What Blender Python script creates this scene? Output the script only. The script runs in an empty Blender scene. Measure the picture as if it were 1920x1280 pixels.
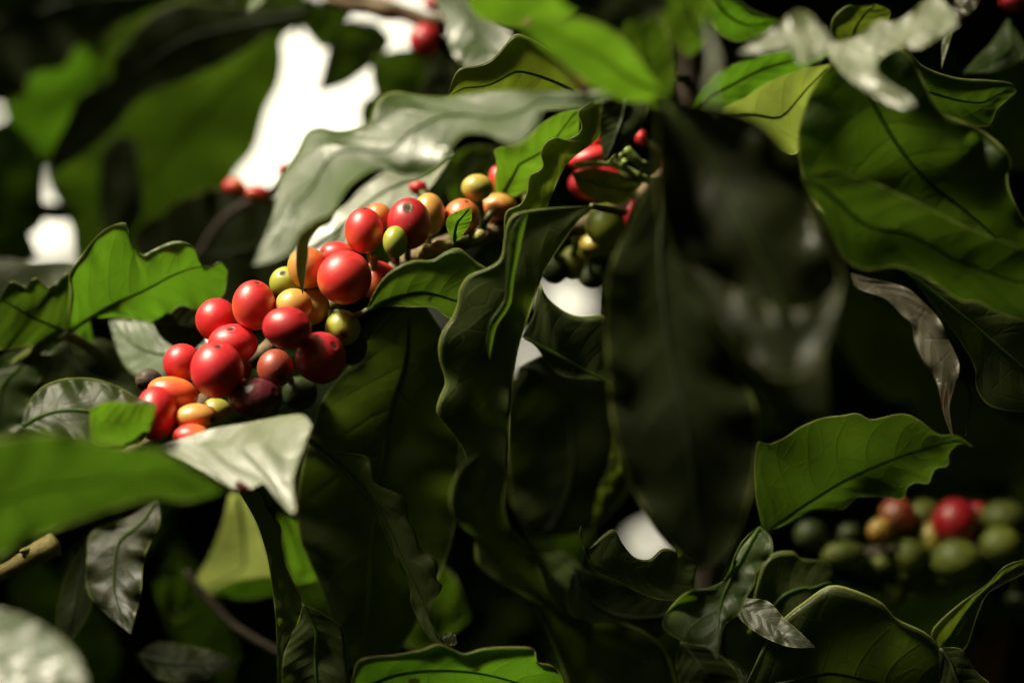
import bpy, math, random
import numpy as np
from mathutils import Vector, Matrix
random.seed(7); rng = np.random.default_rng(11)
scene = bpy.context.scene
COL = scene.collection

# ---------------------------------------------------------------- camera frame
LENS, SENS, FOC = 85.0, 36.0, 0.66          # metres
PITCH = math.radians(9.0)
CAM = Vector((0.0, 0.0, 1.55))
RIGHT = Vector((1, 0, 0))
FWD = Vector((0, math.cos(PITCH), math.sin(PITCH)))
UP = Vector((0, -math.sin(PITCH), math.cos(PITCH)))
KPX = SENS / LENS / 1920.0                   # tangent per pixel
CMPX = KPX * FOC * 100                       # cm per pixel at the focus distance

def P(px, py, d):                            # photo pixel + depth in cm behind the focus plane -> world point
    D = FOC + d * 0.01
    return CAM + RIGHT * ((px - 960) * KPX * D) + UP * ((640 - py) * KPX * D) + FWD * D

def P_np(px, py, d):
    D = FOC + d * 0.01
    x = (px - 960) * KPX * D; z = (640 - py) * KPX * D
    R, U, F, C = map(np.array, (RIGHT, UP, FWD, CAM))
    return C + x[..., None] * R + z[..., None] * U + D[..., None] * F

def project(pts):
    r = pts - np.array(CAM)
    D = r @ np.array(FWD)
    Ds = np.where(np.abs(D) < 1e-6, 1e-6, D)
    return 960 + (r @ np.array(RIGHT)) / Ds / KPX, 640 - (r @ np.array(UP)) / Ds / KPX, (D - FOC) * 100

SUN = (RIGHT * -0.54 + UP * 0.80 + FWD * -0.19).normalized()      # towards the sun

# ---------------------------------------------------------------- materials
class NT:
    def __init__(s, name):
        s.m = bpy.data.materials.new(name); s.m.use_nodes = True
        s.t = s.m.node_tree; s.t.nodes.clear()
        s.out = s.n('ShaderNodeOutputMaterial')
    def n(s, typ, **kw):
        nd = s.t.nodes.new(typ)
        for k, v in kw.items():
            if k.startswith('i_'):
                key = k[2:]
                key = int(key) if key.isdigit() else key.replace('_', ' ')
                s.put(nd.inputs[key], v)
            else: setattr(nd, k, v)
        return nd
    def put(s, sock, v):
        if isinstance(v, bpy.types.NodeSocket): s.t.links.new(v, sock)
        else: sock.default_value = v
    def math(s, op, a, b=0.0, c=None, clamp=False):
        nd = s.t.nodes.new('ShaderNodeMath'); nd.operation = op; nd.use_clamp = clamp
        s.put(nd.inputs[0], a); s.put(nd.inputs[1], b)
        if c is not None: s.put(nd.inputs[2], c)
        return nd.outputs[0]
    def mix(s, f, a, b):
        nd = s.t.nodes.new('ShaderNodeMix'); nd.data_type = 'RGBA'
        s.put(nd.inputs[0], f)
        s.put(nd.inputs[6], a if isinstance(a, bpy.types.NodeSocket) else (*a, 1))
        s.put(nd.inputs[7], b if isinstance(b, bpy.types.NodeSocket) else (*b, 1))
        return nd.outputs[2]
    def ramp(s, f, lo, hi):                    # smooth 0..1 between lo and hi
        nd = s.t.nodes.new('ShaderNodeMapRange'); nd.interpolation_type = 'SMOOTHSTEP'
        s.put(nd.inputs[0], f); nd.inputs[1].default_value = lo; nd.inputs[2].default_value = hi
        return nd.outputs[0]

def leaf_material(name, base, trans, tfac, rough=0.36, spec=0.5, vein=None, rim=(.30, .34, .08), spots=0.0, bump=0.16, nveins=8.5, aspect=.36, blem=(.05, .022, .008), rvar=.0, vw=.055):
    t = NT(name)
    uv = t.n('ShaderNodeUVMap').outputs[0]
    sp = t.n('ShaderNodeSeparateXYZ'); t.put(sp.inputs[0], uv)
    geo = t.n('ShaderNodeTexCoord')
    loc = geo.outputs['Object']
    n1 = t.n('ShaderNodeTexNoise', i_Vector=loc, i_Scale=38.0, i_Detail=5.0).outputs[0]
    n2 = t.n('ShaderNodeTexNoise', i_Vector=loc, i_Scale=420.0, i_Detail=4.0).outputs[0]
    wob = t.math('MULTIPLY', t.math('SUBTRACT', n1, .5), .06)
    v = t.math('ADD', t.math('MULTIPLY', t.math('SUBTRACT', sp.outputs[0], .5), 2.0), 0.0)
    av = t.math('ABSOLUTE', v)
    u = t.math('ADD', sp.outputs[1], wob)
    # lateral veins arch towards the tip
    arch = t.math('MULTIPLY', t.math('POWER', av, 1.35), .17)
    ph = t.math('MULTIPLY', t.math('SUBTRACT', u, arch), nveins)
    fr = t.math('ABSOLUTE', t.math('SUBTRACT', t.math('FRACT', t.math('ADD', ph, t.math('MULTIPLY', t.math('GREATER_THAN', v, 0.0), .4))), .5))
    lat = t.math('SUBTRACT', 1.0, t.ramp(fr, 0.0, vw))
    lat = t.math('MULTIPLY', lat, t.math('SUBTRACT', 1.0, t.ramp(av, .55, .95)))
    mid = t.math('SUBTRACT', 1.0, t.ramp(av, .012, .04))
    vor = t.n('ShaderNodeTexVoronoi', feature='DISTANCE_TO_EDGE', i_Vector=loc, i_Scale=430.0)
    net = t.math('SUBTRACT', 1.0, t.ramp(vor.outputs[0], .0, .10))
    vor2 = t.n('ShaderNodeTexVoronoi', feature='DISTANCE_TO_EDGE', i_Vector=loc, i_Scale=150.0)
    net2 = t.math('SUBTRACT', 1.0, t.ramp(vor2.outputs[0], .0, .07))
    veins = t.math('MAXIMUM', t.math('MAXIMUM', mid, t.math('MULTIPLY', lat, .7)), t.math('MAXIMUM', t.math('MULTIPLY', net, .10), t.math('MULTIPLY', net2, .22)))
    rimm = t.ramp(av, .965, .995)
    vein = vein or tuple(min(1, c * 1.8 + .02) for c in base)
    mott = t.ramp(n1, .30, .72)
    b0 = t.mix(mott, tuple(c * .72 for c in base), tuple(c * 1.25 for c in base))
    b1 = t.mix(t.math('MULTIPLY', veins, .6), b0, vein)
    b2 = t.mix(t.math('MULTIPLY', rimm, .8), b1, rim)
    t0 = t.mix(mott, tuple(c * .75 for c in trans), tuple(c * 1.2 for c in trans))
    t1 = t.mix(t.math('MULTIPLY', veins, .55), t0, tuple(c * .38 for c in trans))
    t2 = t.mix(t.math('MULTIPLY', rimm, .7), t1, tuple(min(1, c * 1.9 + .03) for c in rim))
    # specks and small dead patches
    n3 = t.n('ShaderNodeTexNoise', i_Vector=loc, i_Scale=95.0, i_Detail=3.0, i_Roughness=.6).outputs[0]
    bl = t.ramp(n3, .74 - .1 * spots, .80 - .1 * spots)
    b2 = t.mix(t.math('MULTIPLY', bl, .85), b2, blem)
    t2 = t.mix(t.math('MULTIPLY', bl, .85), t2, tuple(c * .5 for c in blem))
    hgt = t.math('ADD', t.math('MULTIPLY', t.math('MAXIMUM', lat, t.math('MULTIPLY', net2, .4)), -.7), t.math('ADD', t.math('MULTIPLY', n2, .28), t.math('MULTIPLY', t.math('POWER', t.math('MULTIPLY', fr, 2.0), .6), .9)))
    bp = t.n('ShaderNodeBump', i_Strength=bump, i_Distance=.0011, i_Height=hgt)
    rg = t.math('ADD', rough - .08, t.math('MULTIPLY', n2, .18))
    if rvar: rg = t.math('ADD', rg, t.math('MULTIPLY', t.math('SUBTRACT', t.ramp(n1, .35, .65), .5), rvar))
    pb = t.n('ShaderNodeBsdfPrincipled', i_Base_Color=b2, i_Roughness=rg, i_Specular_IOR_Level=spec, i_Normal=bp.outputs[0])
    tr = t.n('ShaderNodeBsdfTranslucent', i_Color=t2, i_Normal=bp.outputs[0])
    mx = t.n('ShaderNodeMixShader', i_0=tfac)
    t.t.links.new(pb.outputs[0], mx.inputs[1]); t.t.links.new(tr.outputs[0], mx.inputs[2])
    t.t.links.new(mx.outputs[0], t.out.inputs[0])
    return t.m

LM = {  # sunny, half-lit and shaded copies carry the light in their colour
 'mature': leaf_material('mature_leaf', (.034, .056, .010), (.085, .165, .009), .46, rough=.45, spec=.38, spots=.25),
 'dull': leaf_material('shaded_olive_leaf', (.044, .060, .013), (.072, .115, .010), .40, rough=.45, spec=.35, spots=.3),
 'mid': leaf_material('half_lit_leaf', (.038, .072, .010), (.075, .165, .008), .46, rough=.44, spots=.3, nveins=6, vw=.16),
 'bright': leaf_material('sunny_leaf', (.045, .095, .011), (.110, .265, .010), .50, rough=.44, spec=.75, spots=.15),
 'sunlit_part': leaf_material('sunlit_part_leaf', (.13, .17, .04), (.30, .40, .055), .50, rough=.45, spots=.2, nveins=5),  # lit part of the broad leaf: sunlight put into a paler colour
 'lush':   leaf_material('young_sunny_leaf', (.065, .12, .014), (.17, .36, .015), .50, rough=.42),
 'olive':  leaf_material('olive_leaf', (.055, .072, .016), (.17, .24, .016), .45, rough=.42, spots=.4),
 'dark':   leaf_material('shade_dark_leaf', (.020, .028, .006), (.028, .042, .005), .28, rough=.52, spec=.12),  # leaf green darkened in the colour for leaves in shade
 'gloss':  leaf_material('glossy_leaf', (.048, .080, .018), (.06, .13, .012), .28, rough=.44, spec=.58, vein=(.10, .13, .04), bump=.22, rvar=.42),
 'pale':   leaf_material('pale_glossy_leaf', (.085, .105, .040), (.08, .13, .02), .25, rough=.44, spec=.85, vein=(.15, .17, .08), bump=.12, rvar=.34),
 'deep':   leaf_material('shade_dark_shiny_leaf', (.022, .028, .007), (.028, .036, .005), .28, rough=.42, spec=.32, rvar=.18),  # shiny leaf with the shade put into its dark base colour
 'straw':  leaf_material('straw_yellow_leaf', (.31, .36, .12), (.62, .74, .17), .50, rough=.45, spots=.5),
 'browned': leaf_material('brown_rimmed_leaf', (.045, .10, .012), (.10, .25, .010), .50, rough=.44, rim=(.34, .17, .06), spots=.9),
 'yellow': leaf_material('yellowing_leaf', (.20, .22, .055), (.40, .45, .075), .50, rough=.45, spots=.6),
 'withered': leaf_material('withered_leaf', (.044, .040, .022), (.05, .05, .02), .12, rough=.46, vein=(.052, .047, .026), rim=(.12, .09, .045), spots=1.2, bump=.25, rvar=.4, spec=.32),
 'brown':  leaf_material('dead_brown_leaf', (.085, .034, .012), (.12, .04, .01), .25, rough=.6, rim=(.08, .04, .02), spots=1.0),
}
def plain(name, col, rough=.6, scale=300.0, var=.35, bump=.4, col2=None, spec=.35):
    t = NT(name)
    loc = t.n('ShaderNodeTexCoord').outputs['Object']
    mp = t.n('ShaderNodeMapping', i_Vector=loc)
    n1 = t.n('ShaderNodeTexNoise', i_Vector=mp.outputs[0], i_Scale=scale, i_Detail=6.0, i_Roughness=.65).outputs[0]
    n2 = t.n('ShaderNodeTexNoise', i_Vector=mp.outputs[0], i_Scale=scale * .17, i_Detail=3.0).outputs[0]
    c2 = col2 or tuple(c * (1 - var) for c in col)
    c = t.mix(t.ramp(t.math('ADD', t.math('MULTIPLY', n1, .5), t.math('MULTIPLY', n2, .5)), .38, .62), c2, col)
    bp = t.n('ShaderNodeBump', i_Strength=bump, i_Distance=.0006, i_Height=n1)
    pb = t.n('ShaderNodeBsdfPrincipled', i_Base_Color=c, i_Roughness=rough, i_Normal=bp.outputs[0], i_Specular_IOR_Level=spec)
    t.t.links.new(pb.outputs[0], t.out.inputs[0])
    return t.m
def rib_material():
    t = NT('leaf_midrib')
    pb = t.n('ShaderNodeBsdfPrincipled', i_Base_Color=(.085, .12, .025, 1), i_Roughness=.5, i_Specular_IOR_Level=.3)
    tr = t.n('ShaderNodeBsdfTranslucent', i_Color=(.20, .36, .03, 1)); mx = t.n('ShaderNodeMixShader', i_0=.6)
    t.t.links.new(pb.outputs[0], mx.inputs[1]); t.t.links.new(tr.outputs[0], mx.inputs[2]); t.t.links.new(mx.outputs[0], t.out.inputs[0])
    return t.m
M_RIB = rib_material()
M_RIBD = plain('shade_dark_midrib', (.035, .05, .018), .5)  # midrib darkened the same way for leaves in shade
M_RIBB = plain('brown_midrib', (.10, .065, .03), .6)
M_PET = plain('green_petiole', (.10, .13, .03), .5, col2=(.07, .07, .02))
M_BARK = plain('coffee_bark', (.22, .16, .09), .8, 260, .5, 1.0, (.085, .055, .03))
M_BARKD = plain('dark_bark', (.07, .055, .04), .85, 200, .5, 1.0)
M_TAN = plain('green_wood', (.34, .30, .10), .6, 300, .4, .8, (.20, .15, .05))
M_NAVEL = plain('cherry_scar', (.20, .11, .045), .6, 900, .6, .8)
M_NAVELG = plain('green_cherry_scar', (.20, .19, .06), .6, 900, .5, .8)
M_PIT = plain('cherry_pit_ring', (.045, .028, .014), .7, 900, .5, .8)
M_BUD = plain('flower_bud', (.20, .26, .06), .45, 500, .3, .3)
M_SOIL = plain('soil', (.07, .045, .028), .95, 9, .5, 1.0)

def cherry_material(name, top, low, lo=.35, hi=.85, rough=.43, sss=.40, speck=.55, wrinkle=0.0, coat=.09, spec=.75):
    t = NT(name)
    uv = t.n('ShaderNodeUVMap').outputs[0]
    sp = t.n('ShaderNodeSeparateXYZ'); t.put(sp.inputs[0], uv)
    loc = t.n('ShaderNodeTexCoord').outputs['Object']
    oi = t.n('ShaderNodeObjectInfo').outputs['Random']
    off = t.n('ShaderNodeVectorMath', operation='ADD', i_0=loc)
    cmb = t.n('ShaderNodeCombineXYZ', i_0=oi, i_1=oi, i_2=oi); t.put(off.inputs[1], cmb.outputs[0])
    n1 = t.n('ShaderNodeTexNoise', i_Vector=off.outputs[0], i_Scale=110.0, i_Detail=4.0).outputs[0]
    n2 = t.n('ShaderNodeTexNoise', i_Vector=off.outputs[0], i_Scale=900.0, i_Detail=3.0).outputs[0]
    k = t.math('ADD', sp.outputs[1], t.math('MULTIPLY', t.math('SUBTRACT', n1, .5), .55))
    c = t.mix(t.ramp(k, lo, hi), top, low)
    c = t.mix(t.math('MULTIPLY', t.ramp(n1, .50, .72), .45), c, tuple(x * .55 for x in top))
    n4 = t.n('ShaderNodeTexNoise', i_Vector=off.outputs[0], i_Scale=260.0, i_Detail=4.0, i_Roughness=.7).outputs[0]
    c = t.mix(t.math('MULTIPLY', t.ramp(n4, .60, .72), .35), c, tuple(min(1, x * 1.15 + .05) for x in top))
    dots = t.ramp(n2, .66, .72)
    c = t.mix(t.math('MULTIPLY', dots, speck * .9), c, tuple(min(1, x * .8 + .16) for x in top))
    h = t.math('ADD', t.math('MULTIPLY', n2, .25), t.math('MULTIPLY', n1, .9 + wrinkle * 4))
    bp = t.n('ShaderNodeBump', i_Strength=.14 + .4 * wrinkle, i_Distance=.0010, i_Height=h)
    rg = t.math('ADD', rough - .05, t.math('MULTIPLY', n1, .14))
    pb = t.n('ShaderNodeBsdfPrincipled', i_Base_Color=c, i_Roughness=rg, i_Normal=bp.outputs[0], i_Specular_IOR_Level=spec)
    pb.subsurface_method = 'RANDOM_WALK'
    pb.inputs['Subsurface Weight'].default_value = sss
    pb.inputs['Subsurface Radius'].default_value = (1.0, .35, .2)
    pb.inputs['Subsurface Scale'].default_value = .0022
    pb.inputs['Coat Weight'].default_value = coat
    pb.inputs['Coat Roughness'].default_value = .24
    t.t.links.new(pb.outputs[0], t.out.inputs[0])
    return t.m
CM = {
 'red':      cherry_material('ripe_red_skin', (.60, .018, .026), (.64, .045, .024), .5, 1.0),
 'redor':    cherry_material('red_orange_skin', (.62, .026, .026), (.72, .22, .04), .40, .90),
 'crimson':  cherry_material('crimson_skin', (.42, .010, .018), (.50, .016, .018), .5, 1.0),
 'maroon':   cherry_material('overripe_maroon_skin', (.085, .008, .014), (.16, .010, .014), .3, .9, rough=.36, sss=.1, wrinkle=.6),
 'rust':     cherry_material('rusty_red_skin', (.30, .045, .022), (.22, .10, .03), .4, .9, sss=.15),
 'orange':   cherry_material('orange_skin', (.60, .155, .042), (.50, .29, .06), .35, .9),
 'amber':    cherry_material('amber_skin', (.60, .29, .065), (.46, .33, .06), .3, .9),
 'yellow':   cherry_material('yellow_skin', (.45, .34, .065), (.30, .31, .045), .3, .9),
 'lime':     cherry_material('yellow_green_skin', (.34, .36, .04), (.22, .28, .035), .3, .9, sss=.15),
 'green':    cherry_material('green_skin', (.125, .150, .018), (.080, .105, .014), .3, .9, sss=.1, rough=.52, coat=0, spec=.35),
 'shade_green':  cherry_material('shade_dark_green_skin', (.035, .048, .010), (.025, .040, .008), .3, .9, sss=.1, rough=.52, coat=0, spec=.3),  # green skin darkened in colour for fruit in shade
 'dried':    cherry_material('dried_brown_skin', (.035, .022, .012), (.055, .035, .018), .3, .9, rough=.75, sss=.0, wrinkle=1.0),
}

# ---------------------------------------------------------------- mesh helpers
def mesh_obj(name, V, F, mat, parent=None, UV=None, smooth=True, origin=None):
    V = np.asarray(V, dtype=float)
    o_ = np.zeros(3) if origin is None else np.array(origin)
    me = bpy.data.meshes.new(name)
    me.from_pydata((V - o_).tolist(), [], [tuple(int(i) for i in f) for f in F])
    if UV is not None:
        l = me.uv_layers.new(name='UVMap')
        idx = np.empty(len(me.loops), dtype=np.int32); me.loops.foreach_get('vertex_index', idx)
        l.data.foreach_set('uv', np.asarray(UV, dtype=np.float32)[idx].ravel())
    me.materials.append(mat)
    if smooth: me.polygons.foreach_set('use_smooth', [True] * len(me.polygons))
    me.update()
    o = bpy.data.objects.new(name, me); COL.objects.link(o)
    if parent is not None: o.parent = parent
    else: o.location = o_
    return o

def tag(o, label, cat, group=None, kind=None):
    if label: o['label'] = label
    if cat: o['category'] = cat
    if group: o['group'] = group
    if kind: o['kind'] = kind
    return o

def catmull(pts, n):
    p = np.asarray(pts, dtype=float)
    if len(p) == 1: return np.repeat(p, n, 0)
    seg = np.linalg.norm(np.diff(p[:, :2], axis=0), axis=1) if p.shape[1] >= 2 else np.ones(len(p) - 1)
    seg = np.maximum(seg, 1e-6) ** .5 * 1.0
    # dense centripetal sampling, then even chord length
    ext = np.vstack([2 * p[0] - p[1], p, 2 * p[-1] - p[-2]])
    out = []
    for i in range(len(p) - 1):
        p0, p1, p2, p3 = ext[i:i + 4]
        m1 = .5 * (p2 - p0); m2 = .5 * (p3 - p1)
        L = np.linalg.norm(p2 - p1)
        for m in (m1, m2):
            k = np.linalg.norm(m)
            if k > 1.15 * L: m *= 1.15 * L / k
        s = np.linspace(0, 1, 14, endpoint=False)[:, None]
        out.append((2*s**3-3*s**2+1)*p1 + (s**3-2*s**2+s)*m1 + (-2*s**3+3*s**2)*p2 + (s**3-s**2)*m2)
    q = np.vstack(out + [p[-1:]])
    t = np.concatenate([[0], np.cumsum(np.linalg.norm(np.diff(q[:, :2], axis=0), axis=1) + 1e-9)])
    tt = np.linspace(0, t[-1], n)
    return np.stack([np.interp(tt, t, q[:, k]) for k in range(q.shape[1])], 1)

def poly(s):
    return np.array([[float(a) for a in w.split(',')] for w in s.split()])

def tube(pts, rad, seg=10, bumps=0.0):
    """pts world Nx3, rad scalar or list -> V, F with rounded ends"""
    pts = np.asarray(pts, dtype=float); n = len(pts)
    r = np.interp(np.linspace(0, 1, n), np.linspace(0, 1, len(np.atleast_1d(rad))), np.atleast_1d(rad))
    T = np.gradient(pts, axis=0); T /= np.linalg.norm(T, axis=1)[:, None] + 1e-12
    a = np.cross(T[0], [0.31, 0.2, .93]); a /= np.linalg.norm(a)
    V, F = [], []
    for i in range(n):
        a = a - T[i] * (a @ T[i]); a /= np.linalg.norm(a); b = np.cross(T[i], a)
        for k in range(seg):
            th = 2 * math.pi * k / seg
            rr = r[i] * (1 + bumps * (random.random() - .5))
            V.append(pts[i] + rr * (a * math.cos(th) + b * math.sin(th)))
    for i in range(n - 1):
        for k in range(seg):
            k2 = (k + 1) % seg
            F.append((i*seg+k, i*seg+k2, (i+1)*seg+k2, (i+1)*seg+k))
    c0 = len(V); V.append(pts[0] - T[0] * r[0] * .4); c1 = len(V); V.append(pts[-1] + T[-1] * r[-1] * .4)
    for k in range(seg):
        k2 = (k + 1) % seg
        F.append((c0, k2, k)); F.append((c1, (n-1)*seg+k, (n-1)*seg+k2))
    return V, F

def pix_path(s, n=24):                          # "px,py,d ..." -> world points
    q = catmull(poly(s), n)
    return P_np(q[:, 0], q[:, 1], q[:, 2])

VCOL = np.array([-1, -.99, -.97, -.94, -.90, -.86, -.78, -.64, -.48, -.32, -.16, -.05, 0, .05, .16, .32, .48, .64, .78, .86, .90, .94, .97, .99, 1])
LIT, SHADE = [], []                              # sample points the sun reaches / does not reach in the photograph
LEAVES = []
def leaf(label, L, R, M=None, d=0.0, tilt=(0, 0), mat='mature', curl=0.0, ruf=0.0, rf=5.0, lip=(0, 0), dl=(0,), rib=True, pet=None,
         lit=None, name='coffee_leaf', group='leaves of the coffee bush', fold=0.0, seed=None, category='leaf'):
    L = poly(L); R = poly(R)
    n = int(min(110, max(40, 4 * max(len(L), len(R)))))
    Lr, Rr = catmull(L, n), catmull(R, n)
    Mr = catmull(poly(M), n) if M else .5 * (Lr + Rr)
    u = np.linspace(0, 1, n)[:, None]; v = VCOL[None, :]
    av = np.abs(v)
    X = np.where(v < 0, Mr[:, :1] * (1 - av) + Lr[:, :1] * av, Mr[:, :1] * (1 - av) + Rr[:, :1] * av)
    Y = np.where(v < 0, Mr[:, 1:] * (1 - av) + Lr[:, 1:] * av, Mr[:, 1:] * (1 - av) + Rr[:, 1:] * av)
    xc, yc = X.mean(), Y.mean()
    wid = np.linalg.norm(Lr - Rr, axis=1)[:, None] * CMPX * .5
    D = d + tilt[0] * (X - xc) * CMPX + tilt[1] * (yc - Y) * CMPX
    dd = np.interp(u[:, 0], np.linspace(0, 1, len(dl)), dl)
    kk = 9; dd = np.convolve(np.pad(dd, kk, mode='edge'), np.ones(2*kk+1) / (2*kk+1), 'valid')
    D = D + dd[:, None]
    D = D + curl * wid * av ** 2 + fold * wid * av
    rs = random.Random(seed if seed is not None else len(LEAVES) * 13 + 5)
    f1, f2, p1, p2 = rf, rf * 1.7, rs.random() * 6.3, rs.random() * 6.3
    for sgn in (-1, 1):
        side = (v * sgn > 0)
        w = np.sin(2*np.pi*(f1*u + p1 + .7*sgn)) + .5 * np.sin(2*np.pi*(f2*u + p2 - .4*sgn))
        D = D + np.where(side, ruf * np.minimum(wid, 2.2) * .35 * av ** 2.2 * w * np.sin(np.pi * np.clip(u, .03, .97)) ** .5, 0)
        lp = lip[0] if sgn < 0 else lip[1]
        D = D + np.where(side, lp * np.clip((av - .91) / .09, 0, 1) ** 1.5 * np.minimum(1, wid / .8), 0)
    # soft large-scale unevenness of the blade
    D = D + .06 * np.minimum(wid, 2) * np.sin(7 * u + 3 * v + p1) + .04 * np.minimum(wid, 2) * np.sin(17 * u - 2 * v + p2)
    W = P_np(X, Y, D)
    m = len(VCOL)
    F = [(i*m+j, i*m+j+1, (i+1)*m+j+1, (i+1)*m+j) for i in range(n-1) for j in range(m-1)]
    UV = np.stack([np.broadcast_to((v + 1) / 2, (n, m)), np.broadcast_to(u, (n, m))], -1).reshape(-1, 2)
    o = bpy.data.objects.new(name, None); COL.objects.link(o); o.location = W[0, m // 2]; o.empty_display_size = .005
    mesh_obj('blade', W.reshape(-1, 3), F, LM[mat], parent=o, UV=UV, origin=W[0, m // 2])
    tag(o, label, category, group)
    if rib:
        rp = W[1:int(n * .97), m // 2] - np.array(FWD) * .0002
        V_, F_ = tube(rp[::2], [.00055, .00042, .0003, .00016], 7)
        mr = {'dark': M_RIBD, 'withered': M_RIBB, 'brown': M_RIBB}.get(mat, M_RIB)
        mesh_obj('midrib', V_, F_, mr, parent=o, origin=W[0, m // 2])
    if pet:
        b = W[0, m // 2]; q = poly(pet)
        ends = P_np(q[:, 0], q[:, 1], q[:, 2])
        pp = np.vstack([b[None, :], ends]); 
        tt = np.linspace(0, 1, 14); pp = np.stack([np.interp(tt, np.linspace(0, 1, len(pp)), pp[:, k]) for k in range(3)], 1)
        V_, F_ = tube(pp, [.0008, .0010, .0013], 9)
        mesh_obj('petiole', V_, F_, M_PET, parent=o, origin=W[0, m // 2])
    tgt = [W[int(n*a), int((m-1)*b)] for a in (.2, .4, .6, .8) for b in (.2, .5, .8)]
    if lit: LIT.extend(tgt)
    elif lit is False: SHADE.extend(tgt)
    LEAVES.append((o, W))
    return o

# ---------------------------------------------------------------- cherries
CHERRIES = []
def cherry(label, x, y, rx, ry, d, mat, nav=None, tilt=0.0, lit=None, ring='brown', br=None, group='cherries along the main branch', fixed=False):
    CHERRIES.append(dict(label=label, x=x, y=y, rx=rx, ry=ry, d=d, mat=mat, nav=nav, tilt=tilt, lit=lit, ring=ring, br=br, group=group, fixed=fixed))

NA, NR = 36, 22
def unit_body():
    """unit sphere about +Z with a shallow hollow for the scar at +Z and a slight shoulder"""
    V = [(0, 0, .955)]; UV = [(0, 0)]
    rows = [.09, .16, .22, .30] + list(np.linspace(.45, math.pi - .12, NR - 4))
    for r_, th in enumerate(rows):
        rad = 1.0 - .045 * math.exp(-(th / .22) ** 2) + .006 * math.exp(-((th - .34) / .1) ** 2)
        rad *= 1 - .05 * (math.cos(th) < 0) * abs(math.cos(th)) ** 3
        for k in range(NA):
            ph = 2 * math.pi * k / NA
            V.append((rad*math.sin(th)*math.cos(ph), rad*math.sin(th)*math.sin(ph), rad*math.cos(th))); UV.append((k / NA, th / math.pi))
    V.append((0, 0, -.93)); UV.append((0, 1))
    F = [(0, 1+k, 1+(k+1) % NA) for k in range(NA)]
    for r_ in range(len(rows)-1):
        for k in range(NA):
            a = 1 + r_*NA; k2 = (k+1) % NA
            F.append((a+k, a+NA+k, a+NA+k2, a+k2))
    a = 1 + (len(rows)-1)*NA; e = len(V)-1
    F += [(e, a+(k+1) % NA, a+k) for k in range(NA)]
    return np.array(V), F, np.array(UV)
UB = unit_body()

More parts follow.
